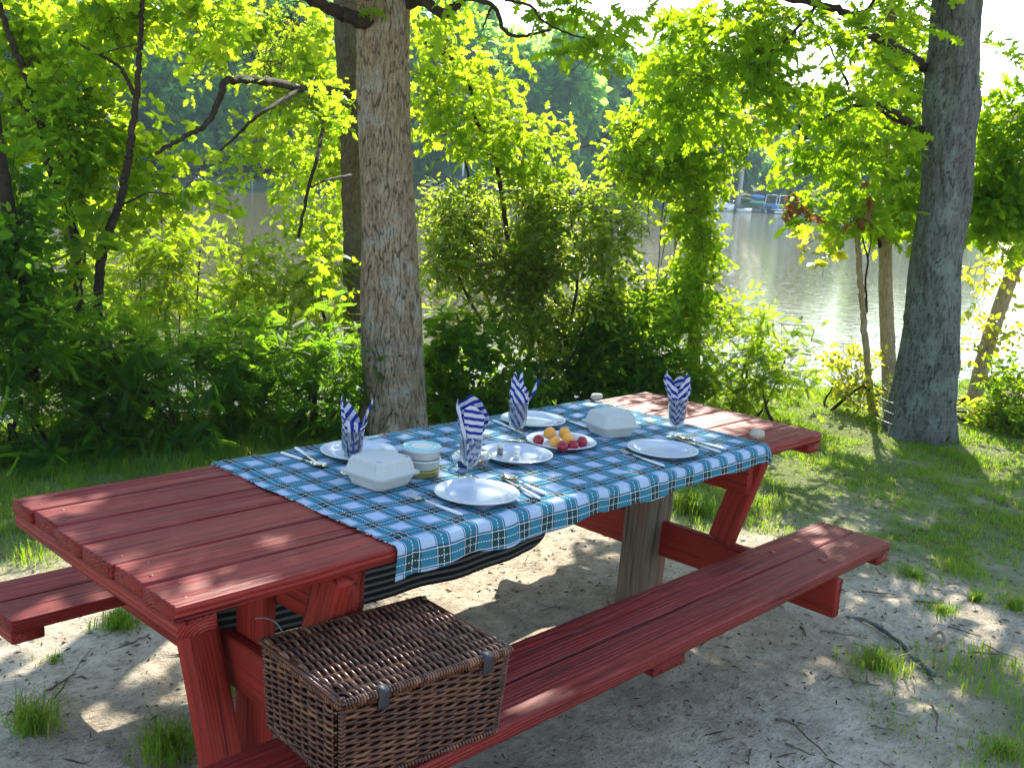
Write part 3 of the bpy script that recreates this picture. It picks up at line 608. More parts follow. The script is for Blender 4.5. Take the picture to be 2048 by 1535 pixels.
def clamshell(c, rot, half, label, k=1.):
    e = empty('takeaway_carton', c, label, 'carton', 'white pulp takeaway cartons'); cs, sn = math.cos(rot), math.sin(rot)
    def loft(mb, lev, n=20):
        # rounded squares with ribbed sides
        V = []
        for z, h, cr, rib in lev:
            pts = []
            for q in range(4):
                a0 = q * math.pi / 2 - math.pi / 4
                for i in range(n): 
                    s = -1 + 2 * i / n; x = h; y = s * h
                    if abs(y) > h - cr:
                        dy = abs(y) - (h - cr); x = h - cr + math.sqrt(max(cr ** 2 - dy ** 2, 0)); 
                    x -= rib * (.5 + .5 * math.cos(s * 30)) * (1 if abs(s) < .74 else 0)
                    a = q * math.pi / 2; pts.append((x * math.cos(a) - y * math.sin(a), x * math.sin(a) + y * math.cos(a)))
            P = np.array(pts); V.append(np.stack([c[0] + P[:, 0] * cs - P[:, 1] * sn, c[1] + P[:, 0] * sn + P[:, 1] * cs, np.full(len(P), c[2] + z)], -1))
        m = n * 4; mb.add(np.concatenate(V), [ringfaces(len(lev), m), np.arange(m)[None, ::-1], (np.arange(m) + (len(lev) - 1) * m)[None]])
    h = half
    n = 48
    mb = MB(); loft(mb, [(0, h * .74, h * .20, 0), (.003, h * .78, h * .22, 0), (.008, h * .80, h * .22, .0025), (.030, h * .92, h * .24, .0028), (.034, h * .93, h * .24, 0), (.036, h * 1.07, h * .22, 0), (.038, h * 1.08, h * .22, 0), (.0385, h * .9, h * .2, 0)], n)
    mb.build('carton_base', PULP, e)
    mb = MB(); loft(mb, [(.0405, h * .9, h * .22, 0), (.0400, h * 1.06, h * .22, 0), (.042, h * 1.06, h * .22, 0), (.0435, h * .96, h * .25, 0), (.047, h * .945, h * .25, .003), (.072, h * .86, h * .24, .003), (.079, h * .825, h * .23, 0), (.0825, h * .785, h * .22, 0), (.0835, h * .74, h * .2, 0), (.0835, h * .70, h * .2, 0), (.0855, h * .68, h * .2, 0), (.086, h * .62, h * .2, 0)], n)
    mb.build('carton_lid', PULP, e)
    # hinge tab at the back edge
clamshell((-.052, -.020, TS), .09, .079, 'white pulp takeaway carton at the left, beside the stacked tubs')
clamshell((1.010, -.008, TS), -.28, .075, 'white pulp takeaway carton behind the fruit plate, away from the stacked tubs')

def tub(c, r0, r1, h, mat, label, lid=None):
    if lid:
        e = empty('food_tub', c, label, 'tub'); P = e
    else: P = None
    mb = MB(); lathe(mb, [(.0001, 0), (r0 - .003, 0), (r0, .002), (r1 - .001, h - .006), (r1 + .0015, h - .005), (r1 + .002, h - .001), (r1, h), (r1 - .002, h), (r1 - .003, h - .003), (.0001, h - .004)], c, 48)
    o = mb.build('tub_body' if lid else 'food_tub', mat, P, loc=c)
    if not lid: return tag(o, label, 'tub')
    mb = MB(); t = h
    lathe(mb, [(r1 - .0025, t - .001), (r1 + .001, t + .0005), (r1 + .001, t + .004), (r1 - .003, t + .005), (r1 - .006, t + .0018), (r1 * .62, t + .0016), (r1 * .60, t + .003), (r1 * .58, t + .0032)], c, 48); mb.build('tub_lid', TEAL, P, loc=c)
    mb = MB(); lathe(mb, [(r1 * .58, t + .0034), (r1 * .3, t + .0036), (.0001, t + .0036)], c, 48); mb.build('lid_label', TUBW, P, loc=c)
x, y = .112, -.008
tub((x, y, TS), .054, .055, .021, OLIVE, 'olive yellow food tub at the bottom of the tub stack')
tub((x, y, TS + .0215), .052, .0565, .030, TUBW, 'white food tub in the middle of the tub stack, on the olive one')
tub((x, y, TS + .0525), .053, .0575, .030, TUBW, 'white food tub with teal lid on top of the tub stack', True)

def rollbox():
    c = np.array([.300, -.028, TS]); e = empty('clear_food_box', c, 'clear plastic food box with navy label holding browned rolls, behind a goblet', 'food box')
    mb = MB(); lathe(mb, [(.0001, .0006), (.050, .0006), (.056, .004), (.060, .026), (.066, .028), (.066, .030), (.060, .030)], c, 40, sx=1.05, sy=.85); mb.build('box_base', TUBCLEAR, e)
    mb = MB(); lathe(mb, [(.066, .0306), (.0665, .033), (.060, .034), (.058, .040), (.050, .044), (.0001, .0445)], c, 40, sx=1.05, sy=.85); mb.build('box_lid', TUBCLEAR, e)
    mb = MB(); n = 14; th = np.linspace(3.25, 3.85, n); V = np.stack([np.concatenate([c[0] + (.0575) * 1.05 * np.cos(th), c[0] + .0615 * 1.05 * np.cos(th)]), np.concatenate([c[1] + .0575 * .85 * np.sin(th), c[1] + .0615 * .85 * np.sin(th)]), np.concatenate([np.full(n, c[2] + .005), np.full(n, c[2] + .027)])], -1)
    mb.add(V, [np.stack([np.arange(n - 1), np.arange(1, n), n + np.arange(1, n), n + np.arange(n - 1)], -1)]); o = mb.build('box_label', NAVY, e); m = o.modifiers.new('t', 'SOLIDIFY'); m.thickness = .0006
    for k, (dx, dy) in enumerate(((-.030, -.006), (.002, -.024), (.032, -.010), (.022, .018), (-.008, .018))):
        mb = MB(); rockmesh(mb, c + np.array([dx, dy, .0155]), (.019, .017, .0125), 300 + k, 20, 12, .12); tag(mb.build('bread_roll', BISC), 'small browned roll inside the clear food box', 'bread roll', 'rolls in the clear food box')
rollbox()
def shaker(c, lab, fill):
    e = empty('shaker', c, lab, 'shaker'); mb = MB(); lathe(mb, [(.0001, .0003), (.0100, 0), (.0108, .001), (.0108, .026), (.0098, .028)], c, 20); mb.build('shaker_body', GLASS if fill is PEP else TUBCLEAR, e)
    mb = MB(); lathe(mb, [(.0001, .001), (.0092, .001), (.0092, .021), (.0001, .022)], c, 18); mb.build('shaker_filling', fill, e)
    mb = MB(); lathe(mb, [(.0114, .0262), (.0116, .028), (.0116, .038), (.0105, .0398), (.0001, .0402)], c, 20); mb.build('shaker_cap', TUBW, e)
shaker((.448, -.006, TS + .0064), 'pepper shaker with brown filling and white cap on the plate', PEP)
shaker((.458, -.070, TS + .0064), 'salt shaker with pale filling and white cap on the plate', SALT)
def fruit(pxy, r, seed, mat, name, label, group, ap=False, lift=0.):
    c = onz(pxy[0], pxy[1], TS + .008 + r + lift); u = np.arange(36) / 36 * 2 * np.pi; v = np.linspace(.001, np.pi - .001, 26); q = np.random.default_rng(seed)
    P = np.stack([np.sin(v)[:, None] * np.cos(u), np.sin(v)[:, None] * np.sin(u), np.cos(v)[:, None] + 0 * u], -1).reshape(-1, 3)
    ang = np.arctan2(P[:, 1], P[:, 0]); groove = np.exp(-(ang / .16) ** 2) * (1 - P[:, 2] ** 2) ** .5; P = P * (1 - .06 * groove - .10 * np.exp(-((1 - P[:, 2]) / .05)) + .02 * fbm(P, seed, .4, 2))[:, None]
    A = Matrix.Rotation(q.uniform(0, 6.28), 3, 'Z') @ Matrix.Rotation(q.uniform(.3, 1.4), 3, 'X'); P = P @ np.array(A).T * r * np.array([1, 1, 1.0])
    mb = MB(); mb.add(P + c, [ringfaces(26, 36)[:, ::-1]]); tag(mb.build(name, mat, loc=c), label, 'apricot' if ap else 'plum', group)
for k, (p, r, l, up) in enumerate((((1100, 866), .0215, 'orange apricot at the back left of the fruit plate, next to the lone plum', 0), ((1111, 884), .0195, 'orange apricot at the front of the apricots, showing its stem end', 0), ((1129, 866), .021, 'orange apricot at the back of the fruit plate, half hidden by the others', 0), ((1137, 879), .0215, 'orange apricot lying behind the row of three plums', 0))): fruit(p, r, 400 + k, APR, 'apricot', l, 'fruit on the white plate', True, up)
for k, (p, l) in enumerate((((1077, 880), 'dark red plum alone beside the apricots'), ((1125, 892), 'dark red plum, first of the row of three in front of the apricots'), ((1146, 890), 'dark red plum in the middle of the row of three'), ((1164, 883), 'dark red plum at the outer end of the row of three'))): fruit(p, .0188, 420 + k, PLUM, 'plum', l, 'fruit on the white plate')

# cutlery: kind, handle end pixel, head pixel
def cutlery(kind, pe, ph, label, cut=1.):
    a = cz(pe); b = cz(ph); d = unit((b - a) * [1, 1, 0]); s = np.array([-d[1], d[0], 0]); L = .215 * cut; a = np.array([a[0], a[1], TS + .002]); e = empty(kind, a, label, kind)
    hl = .105; mb = MB(); n = 14; t = np.linspace(0, 1, n); wv = np.interp(t, [0, .05, .15, .5, .9, 1], [.002, .006, .0078, .0072, .0058, .0045]); hv = np.interp(t, [0, .06, .2, .9, 1], [.001, .0035, .0042, .0036, .003]); th = np.arange(12) / 12 * 6.283
    V = (a + d * (t * hl)[:, None] + UP * .0035)[:, None] + np.cos(th)[None, :, None] * s * wv[:, None, None] + np.sin(th)[None, :, None] * UP * hv[:, None, None]
    mb.add(V.reshape(-1, 3), [ringfaces(n, 12), np.arange(12)[None, ::-1], (np.arange(12) + (n - 1) * 12)[None]]); mb.build('handle', HANDLE, e)
    mb = MB(); o = a + d * hl + UP * .0035
    def strip(xs, ws, zs, th_=.0016):
        xs, ws, zs = map(np.asarray, (xs, ws, zs)); k = len(xs); m = 7; sp = np.linspace(-1, 1, m)
        top = o + xs[:, None, None] * d + (ws[:, None] * sp[None])[..., None] * s + (zs[:, None, None] * UP)
        return top
    if kind == 'knife':
        obox(mb, o, o + d * .012, s, .008, .006); x = np.linspace(.010, .11, 14); up = np.interp(x, [.01, .03, .095, .11], [.006, .0105, .0095, .001]); 
        V = np.concatenate([o + x[:, None] * d - s * .006 + UP * .001, o + x[:, None] * d + s * (up[:, None]) * 1. - UP * 0, o + x[:, None] * d - s * .006 - UP * .0012]); k = len(x)
        i = np.arange(k - 1); mb.add(V, [np.stack([i, i + 1, k + i + 1, k + i], -1), np.stack([k + i, k + i + 1, 2 * k + i + 1, 2 * k + i], -1), np.stack([2 * k + i, 2 * k + i + 1, i + 1, i], -1)])
    else:
        tube(mb, [o, o + d * .03, o + d * .052 + UP * .003], [.0035, .0028, .0032], 8)
        if kind == 'spoon':
            x = np.linspace(.046, .106, 15); q = (x - .076) / .031; ws = .0195 * np.sqrt(np.clip(1 - q ** 2, .01, 1)) * (1 - .1 * q); sp = np.linspace(-1, 1, 11)
            V = o + x[:, None, None] * d + (ws[:, None] * sp)[..., None] * s + (.0045 - .0075 * (1 - sp[None] ** 2) * np.clip(1 - q[:, None] ** 2, 0, 1))[..., None] * UP; k = 15 * 11
            V2 = V - UP * .0013; mb.add(np.concatenate([V.reshape(-1, 3), V2.reshape(-1, 3)]), [ringfaces(15, 11, False), ringfaces(15, 11, False)[:, ::-1] + k])
        else:
            x = np.linspace(.046, .070, 6); ws = np.interp(x, [.046, .058, .07], [.004, .0105, .0115]); V = strip(x, ws, .003 - .0035 * np.sin(np.linspace(0, 2, 6))); V2 = V - UP * .0014; k = 42
            mb.add(np.concatenate([V.reshape(-1, 3), V2.reshape(-1, 3)]), [ringfaces(6, 7, False), ringfaces(6, 7, False)[:, ::-1] + k])
            for q in (-.0095, -.0032, .0032, .0095):
                pth = [o + d * .068 + s * q - UP * .0003, o + d * .085 + s * q + UP * .0006, o + d * .108 + s * q * .95 + UP * .0045]; tube(mb, smoothpath(pth, 7), np.linspace(.0016, .0009, 7), 6)
    mb.build('blade' if kind == 'knife' else ('bowl' if kind == 'spoon' else 'tines'), STEEL, e)
cutlery('spoon', (561, 907), (632, 931), 'white handled spoon left of the far plate, lying beside the knife near the cloth edge')
cutlery('knife', (590, 897), (650, 938), 'white handled knife beside the far plate, crossing the spoon near the cloth edge')
cutlery('fork', (925, 1033), (812, 990), 'white handled fork between the nearer carton and the near plate')
cutlery('knife', (1080, 1001), (1024, 968), 'white handled knife on the plaid cloth, nearer the table edge beside the near plate')
cutlery('spoon', (1093, 992), (1018, 957), 'white handled spoon lying beside the knife, right of the near plate')
cutlery('fork', (1329, 935), (1240, 903), 'white handled fork in front of the carton, by the plate near the grey post')
cutlery('knife', (1441, 907), (1380, 887), 'white handled knife next to the plate near the pale stone')
cutlery('spoon', (1452, 901), (1374, 880), 'white handled spoon on the cloth nearest to the pale stone')
cutlery('knife', (985, 842), (1022, 858), 'white handled knife beside the far plate behind the goblet with the curled napkin')
cutlery('spoon', (1175, 857), (1128, 841), 'spoon lying between the far plate and the farther carton')
for p, s, sd, l in (((1194, 799), (.031, .024, .016), 51, 'flat pale stone weighing down the far corner of the cloth'), ((1513, 877), (.030, .026, .021), 52, 'rounded tan stone weighing down the near corner of the cloth')):
    c = onz(p[0], p[1], TS) + UP * (s[2] * .8); mb = MB(); rockmesh(mb, c, s, sd); tag(mb.build('stone', STONE, loc=c), l, 'stone')

# ------------------------------------------------------------------ wicker hamper on the near bench
def hamper():
    c0 = np.array([-.478, -.588, BZ + .002]); rot = math.radians(-5.); cs, sn = math.cos(rot), math.sin(rot); LX, LY, H = .213, .160, .190
    def Wd(P): P = np.asarray(P, float); return np.stack([c0[0] + P[..., 0] * cs - P[..., 1] * sn, c0[1] + P[..., 0] * sn + P[..., 1] * cs, c0[2] + P[..., 2]], -1)
    e = empty('picnic_hamper', c0, 'dark brown wicker picnic hamper standing on the near bench', 'hamper'); r = np.random.default_rng(12)
    body = MB(); rows = 25
    def per(f):  # perimeter point for arc f in 0..1, half sizes a,b
        return f
    stakes = 46; n = stakes * 6
    for k in range(rows):
        z = .006 + (H - .012) * k / (rows - 1); tp = .945 + .055 * z / H; a, b = LX * tp, LY * tp; P = 2 * (2 * a + 2 * b); s = np.arange(n) / n * P; cr = .012
        x = np.where(s < 2 * a, -a + s, np.where(s < 2 * a + 2 * b, a, np.where(s < 4 * a + 2 * b, a - (s - 2 * a - 2 * b), -a))); y = np.where(s < 2 * a, -b, np.where(s < 2 * a + 2 * b, -b + s - 2 * a, np.where(s < 4 * a + 2 * b, b, b - (s - 4 * a - 2 * b))))
        nx = np.where(np.isclose(np.abs(x), a), np.sign(x), 0); ny = np.where(np.isclose(np.abs(y), b), np.sign(y), 0); l = np.hypot(nx, ny) + 1e-9
        d = .0042 * np.sin(s / P * stakes * math.pi + k * math.pi) + r.normal(0, .0006, n); zz = z + r.normal(0, .0006, n).cumsum() * .12 * 0 + .0012 * np.sin(s * 40 + k)
        Q = Wd(np.stack([x + nx / l * d, y + ny / l * d, zz], -1)); seg = n // 8
        Q = np.concatenate([Q, Q[:1]])
        for q in range(8): tube(body, Q[q * seg:(q + 1) * seg + 1], .0043 * r.uniform(.85, 1.1), 6, np.clip(r.beta(2, 2.4), 0, 1), False)
    for k in range(stakes):
        f = (k + .0) / stakes; pts = []
        for z in np.linspace(0, H, 6):
            tp = .945 + .055 * z / H; a, b = LX * tp, LY * tp; P = 4 * (a + b); s = f * P
            q = (-a + s, -b) if s < 2 * a else (a, -b + s - 2 * a) if s < 2 * a + 2 * b else (a - (s - 2 * a - 2 * b), b) if s < 4 * a + 2 * b else (-a, b - (s - 4 * a - 2 * b)); pts.append((q[0], q[1], z))
        tube(body, Wd(pts), .0032, 5, r.uniform(0, .5), False)
    def rope(mb, A, B, rad, rnd=.6, wraps=None, rod=.0028):
        A = np.asarray(A, float); B = np.asarray(B, float); L = np.linalg.norm(B - A); nw = wraps or int(L / .0085); d = unit(B - A); u = unit(np.cross(d, [0, 0, 1.]) if abs(d[2]) < .9 else np.cross(d, [1., 0, 0])); w_ = np.cross(d, u)
        t = np.linspace(0, 1, nw * 8); th = t * nw * 6.283; Q = A + (B - A) * t[:, None] + rad * (np.cos(th)[:, None] * u + np.sin(th)[:, None] * w_)
        for q in range(0, nw, 2): tube(mb, Wd(Q[q * 8:(q + 2) * 8 + 1]), rod, 5, np.clip(r.normal(rnd, .2), 0, 1), False)
        tube(mb, Wd([A, (A + B) / 2, B]), rad * .8, 6, .2)
    for z, tp, rad in ((.004, .945, .007), (H, 1., .006)):
        a, b = LX * tp, LY * tp
        for (p, q) in (((-a, -b), (a, -b)), ((a, -b), (a, b)), ((a, b), (-a, b)), ((-a, b), (-a, -b))): rope(body, (p[0], p[1], z), (q[0], q[1], z), rad)
    for sx in (-1, 1):
        for sy in (-1, 1): rope(body, (sx * LX * .945, sy * LY * .945, .004), (sx * LX, sy * LY, H), .006, .45)
    body.build('basket_body', WICK, e)
    mb = MB(); a, b = LX * .93, LY * .93; V = Wd([(sx * a * t, sy * b * t, z) for z, t in ((.003, .975), (H, 1.02)) for sx, sy in ((-1, -1), (1, -1), (1, 1), (-1, 1))]); mb.add(V, [ringfaces(2, 4), [[4, 5, 6, 7]], [[3, 2, 1, 0]]]); mb.build('shade_box', GAPSHADE, e, False)  # added dark box behind the weave, its colour stands for the shaded interior
    lid = MB(); zl = H + .013; a, b = LX + .006, LY + .008; st = 2 * b / 9; nw = 56
    for k in range(nw):
        x = -a + .010 + (2 * a - .020) * k / (nw - 1); y = np.linspace(-b + .004, b - .004, 74); d = .0066 * np.sin((y + b) / st * math.pi + k * math.pi)
        wv = .004 * np.sin(y * 30 + k * .4) * .5; Q = Wd(np.stack([x + wv + (y * .10), y, zl + d + .004 * np.cos(x / a * 1.4)], -1)); Q = Wd(np.stack([np.clip(x + wv - .10 * y, -a + .004, a - .004), y, zl + d + .004 * np.cos(x / a * 1.4)], -1))
        for q in range(0, 72, 18): tube(lid, Q[q:q + 19], .0046 * r.uniform(.85, 1.12), 6, np.clip(r.beta(2.6, 2.), 0, 1), False)
    for k in range(10):
        y = -b + st * (k + .0); tube(lid, Wd([(-a, np.clip(y, -b + .003, b - .003), zl + .002), (0, np.clip(y, -b + .003, b - .003), zl + .004), (a, np.clip(y, -b + .003, b - .003), zl + .002)]), .0034, 6, .25)
    rope(lid, (-a, -b, zl), (a, -b, zl), .0075, .7, 62, .003); rope(lid, (a, b, zl), (-a, b, zl), .006, .4)
    for sx in (-1, 1):
        tube(lid, Wd([(sx * a, -b, zl), (sx * a, 0, zl + .001), (sx * a, b, zl)]), .0046, 7, .5); tube(lid, Wd([(sx * (a - .009), -b, zl + .001), (sx * (a - .009), 0, zl + .003), (sx * (a - .009), b, zl + .001)]), .0040, 7, .35)
        for y in (-b, b): rope(lid, (sx * (a - .012), y * .94, zl + .002), (sx * a, y * .94, zl + .002), .0062, .35, 4)
    mb2 = MB(); V = Wd([(sx * (a - .008), sy * (b - .006), zl - .006 + dz) for dz in (0, .004) for sx, sy in ((-1, -1), (1, -1), (1, 1), (-1, 1))])
    lido = lid.build('basket_lid', WICK, e); mb2.add(V, [ringfaces(2, 4), [[4, 5, 6, 7]], [[3, 2, 1, 0]]]); mb2.build('lid_shade_box', GAPSHADE, lido, False)  # added dark slab under the lid weave, painted as the shade between rods
    for xs in (-.125, .148):
        mb = MB(); w_ = .013; pts = [(xs, -b + .016, zl + .0095), (xs, -b + .003, zl + .011), (xs, -b - .009, zl + .007), (xs, -b - .011, zl - .004), (xs, -b - .0075, zl - .034)]
        Q = smoothpath(pts, 18); V = np.concatenate([Wd(Q + np.array([sx * w_, 0, 0])) for sx in (-1, 1)]); k = len(Q); i = np.arange(k - 1); mb.add(V, [np.stack([i, i + 1, k + i + 1, k + i], -1)]); o = mb.build('strap', GREYS, e); m = o.modifiers.new('t', 'SOLIDIFY'); m.thickness = .0028
    mb = MB(); tube(mb, smoothpath(Wd([(-.16, b + .005, zl), (-.165, b + .03, zl + .018), (-.18, b + .05, zl + .026), (-.205, b + .055, zl + .030)]), 14), .0018, 6); mb.build('hinge_wire', WIRE, e)
hamper()

# ------------------------------------------------------------------ foliage
def strip_leaf(xs, ws, curl=.10, fold=.0):
    xs = np.array(xs); ws = np.array(ws); z = -curl * xs ** 2 * 1.2
    V = np.concatenate([np.stack([xs, ws, z - fold * ws], -1), np.stack([xs, -ws, z - fold * ws], -1)]); k = len(xs); i = np.arange(k - 1)
    return V, [np.stack([k + i, k + i + 1, i + 1, i], -1)]
def fold_leaf(xs, ws, curl=.12, fold=.28):
    xs = np.array(xs); ws = np.array(ws); z = -curl * xs ** 2; k = len(xs); i = np.arange(k - 1)
    V = np.concatenate([np.stack([xs, ws, z + fold * ws], -1), np.stack([xs, 0 * ws, z], -1), np.stack([xs, -ws, z + fold * ws], -1)])
    return V, [np.stack([k + i, k + i + 1, i + 1, i], -1), np.stack([2 * k + i, 2 * k + i + 1, k + i + 1, k + i], -1)]
def fan_leaf(pts, c=(.38, 0), fold=.22, curl=.12):
    up = [(x, y) for x, y in pts]; lo = [(x, -y) for x, y in pts[::-1] if y > 0]; O = np.array(up + lo); n = len(O); z = -curl * O[:, 0] ** 2 - fold * np.abs(O[:, 1])
    V = np.concatenate([np.column_stack([O, z]), [[c[0], c[1], 0]]]); i = np.arange(n); return V, [np.stack([np.full(n, n), i, (i + 1) % n], -1)[:, ::-1]]
def pinnate(pairs=6, lw=.085, ll=.24):
    V = []; F = []; n = 0
    for k in range(pairs + 1):
        for s in ((1, -1) if k < pairs else (0,)):
            x = .14 + .80 * k / pairs; a = s * math.radians(62) if s else 0; d = np.array([math.cos(a), math.sin(a)]); q = np.array([-d[1], d[0]]); b = np.array([x, 0.]); L = ll * (1 - .3 * abs(k / pairs - .45))
            for p in (b, b + d * L * .45 + q * lw, b + d * L, b + d * L * .45 - q * lw): V.append((p[0], p[1], -.18 * x * x - .25 * abs(p[1])))
            F.append([n, n + 3, n + 2, n + 1]); n += 4
    V += [(0, .006, 0), (0, -.006, 0), (1, 0, -.18)]; return np.array(V), [np.array(F), np.array([[n, n + 1, n + 2]])]
LEAF = {
    'oak': strip_leaf([0, .14, .24, .32, .44, .54, .66, .76, .90, 1.], [.015, .05, .22, .07, .34, .10, .30, .09, .13, .005], .18, .18),
    'maple': fan_leaf([(0, 0), (.06, .16), (.16, .44), (.34, .30), (.50, .52), (.62, .27), (.80, .22), (1, 0)]),
    'broad': fold_leaf([0, .18, .45, .75, 1.], [.02, .27, .33, .20, .0]),
    'small': strip_leaf([0, .35, .7, 1.], [.01, .22, .18, .0], .15, .3),
    'pin': pinnate(8, .062, .165), 'pinfine': pinnate(7, .068, .17)}
def ell(n, r, pw=.42):
    d = r.normal(size=(n, 3)); d /= np.linalg.norm(d, axis=1)[:, None]; return d * (r.uniform(0, 1, n) ** pw)[:, None]
# patches of sun on the table, bench and ground: no leaf hangs between them and the sun
PATCH = []
for px_, py_, z, rad in ((1290, 795, .77, .32), (1235, 792, .77, .18), (1400, 820, .77, .2), (1020, 990, .77, .10), (1075, 955, .77, .09), (960, 985, .77, .07), (890, 955, .77, .10), (700, 882, .77, .08), (1200, 985, .77, .05), (1260, 950, .77, .05), (1010, 870, .77, .09), (1120, 1000, .77, .06), (1420, 880, .77, .07),
                         (1330, 870, .77, .05), (640, 965, .77, .04), (110, 1000, .77, .09), (230, 985, .77, .06), (60, 980, .77, .06), (1620, 1080, .41, .10), (1500, 1095, .41, .09), (1420, 1150, .41, .06), (60, 1190, .41, .12), (150, 1200, .41, .10),
                         (80, 1390, 0, .16), (200, 1350, 0, .15), (330, 1290, 0, .13), (250, 1330, 0, .12), (400, 1345, 0, .08), (1010, 1245, 0, .14), (1150, 1195, 0, .13), (1250, 1180, 0, .08), (1345, 1355, 0, .055), (1180, 1405, 0, .05), (1760, 985, 0, .10), (2025, 955, 0, .13), (1960, 1255, 0, .16), (2030, 1300, 0, .18),
                         (1700, 1190, 0, .08), (1860, 1385, 0, .14), (1800, 838, 0, .42), (1660, 830, 0, .35), (1500, 800, 0, .5), (1950, 900, 0, .25), (60, 1085, 0, .40), (170, 1050, 0, .22), (190, 965, 0, .20), (60, 945, 0, .22), (330, 945, 0, .14), (20, 1010, 0, .25), (1560, 960, 0, .10), (1650, 1010, 0, .10), (1900, 1040, 0, .10), (330, 985, 0, .08)):
    PATCH.append((onz(px_, py_, z), rad, False))
for px_, py_, rad in ((55, 1085, .26), (150, 1050, .15), (20, 1000, .16)): PATCH.append((onz(px_, py_), rad, True))
for px_, py_, rad in ((1700, 905, .22), (1560, 925, .12), (1960, 985, .15), (1460, 985, .10), (1850, 1090, .10)): PATCH.append((onz(px_, py_), rad, False))
def sunkeep(P):
    k = np.ones(len(P), bool); d = (P - CAM) @ R; f = np.maximum(d[:, 1], .1); inview = (d[:, 1] > .1) & (767.5 - FPX * d[:, 2] / f > 15) & (np.abs(d[:, 0] / f * FPX) < 1040)
    for i, (c, rad, force) in enumerate(PATCH):
        d = P - c; t = d @ SUN; q = np.linalg.norm(d - t[:, None] * SUN, axis=1); k &= ~((t > .7) & (q < rad * 1.15) & (~inview | (force & (P[:, 2] > 1.5))))
    return k
def orient(X, Nn):
    X = X / (np.linalg.norm(X, axis=1)[:, None] + 1e-9); Y = np.cross(Nn, X); Y /= np.linalg.norm(Y, axis=1)[:, None] + 1e-9; return X, Y, np.cross(X, Y)
def put(mb, leaf, P, X, Nn, size, rnd):
    V, F = LEAF[leaf]; X, Y, Z = orient(X, Nn); n = len(P); k = len(V)
    W = P[:, None] + size[:, None, None] * (V[None, :, :1] * X[:, None] + V[None, :, 1:2] * Y[:, None] + V[None, :, 2:] * Z[:, None])
    o = (np.arange(n) * k)[:, None, None]; mb.add(W.reshape(-1, 3), [(f[None] + o).reshape(-1, f.shape[1]) for f in F], np.repeat(rnd, k))
def twigs(mb, A, B, ra, rb):
    n = len(A); d = unit2(B - A); u = np.cross(d, np.array([.3, .2, .93])); u = unit2(u); w_ = np.cross(d, u); V = []
    for P, r_ in ((A, ra), (B, rb)):
        for a in (0, 2.094, 4.189): V.append(P + (math.cos(a) * u + math.sin(a) * w_) * r_)
    V = np.stack(V, 1).reshape(-1, 3); i = np.arange(n)[:, None] * 6; mb.add(V, [i + np.array(q) for q in ([0, 1, 4, 3], [1, 2, 5, 4], [2, 0, 3, 5])], 0.)
def unit2(v): return v / (np.linalg.norm(v, axis=1)[:, None] + 1e-9)
def spray(mb, tm, C, ax, n, leaf, size, seed, k=7, tl=.22, droop=.25, gapf=1.6, gap=-.25, nb=.8, rlo=0., rhi=1., frame=None, pw=.42):
    """n leafy twigs through an ellipsoid C with half axes ax (across, up, deep)"""
    r = np.random.default_rng(seed); U = ell(n * 2, r, pw); a = np.asarray(ax, float)
    P = C + U[:, :1] * a[0] * HR + U[:, 1:2] * a[1] * UP + U[:, 2:] * a[2] * HF
    P = P[fbm(P, 901, gapf, 2) > gap][:n]; n = len(P)
    if n == 0: return
    O = unit2(unit2((P - C) / max(a)) * .8 + r.normal(0, .55, (n, 3)) + np.array([0, 0, .10])); T = tl * r.uniform(.5, 1.3, n); tr = r.uniform(0, 1, n)
    twigs(tm, P - O * (T * .9)[:, None], P + O * T[:, None], .0019, .0009)
    S = unit2(np.cross(O, UP + r.normal(0, .3, (n, 3)))); j = np.arange(k); f = (j + .6) / k
    sg = np.where(j % 2 == 0, 1., -1.)
    Q = P[:, None] + O[:, None] * (T[:, None] * f[None])[..., None]
    X = O[:, None] * .65 + S[:, None] * (sg * np.where(j == k - 1, .1, .95))[None, :, None] + r.normal(0, .38, (n, k, 3)); X[..., 2] -= droop
    Nn = UP * nb * .6 + SUN * np.array([.75, .75, .2]) + r.normal(0, .5, (n, k, 3)) - .2 * X
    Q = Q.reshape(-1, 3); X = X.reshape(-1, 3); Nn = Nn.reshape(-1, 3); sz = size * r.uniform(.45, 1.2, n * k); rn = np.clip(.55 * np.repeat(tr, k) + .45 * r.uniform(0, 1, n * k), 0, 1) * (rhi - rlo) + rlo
    q = sunkeep(Q); put(mb, leaf, Q[q], X[q], Nn[q], sz[q], rn[q])
AREA = {'oak': .30, 'maple': .52, 'broad': .42, 'small': .27, 'pin': .34, 'pinfine': .30}
def crown(mb, tm, blobs, leaf, size, seed, cov=2.2, k=7, cvm=1., **kw):
    """blobs: (pixel x, pixel y, radius x, radius y, distance[, depth radius, coverage])"""
    for i, b in enumerate(blobs):
        x, y, rx, ry, D = b[:5]; rd = b[5] if len(b) > 5 else .4; cv = b[6] if len(b) > 6 else cov; m = D / FPX
        n = int(max(3, 2.3 * cvm * cv * math.pi * rx * ry * m * m / (k * AREA[leaf] * size * size * .6))); spray(mb, tm, at(x, y, D), (rx * m, ry * m, rd), n, leaf, size, seed * 100 + i, k=k, **kw)
def limb(mb, pts, r0, r1, ns=8, n=None):
    P = np.array([at(*p) for p in pts]); Q = smoothpath(P, n or len(pts) * 6); L = len(Q); rr = np.random.default_rng(int(abs(P[0, 0]) * 1000)); Q[1:-1] += rr.normal(0, r0 * (.12 if r0 < .05 else .02), (L - 2, 3)); tube(mb, Q, np.linspace(r0, r1, L) * (1 + rr.normal(0, .05 if r0 < .03 else .014, L)), ns)

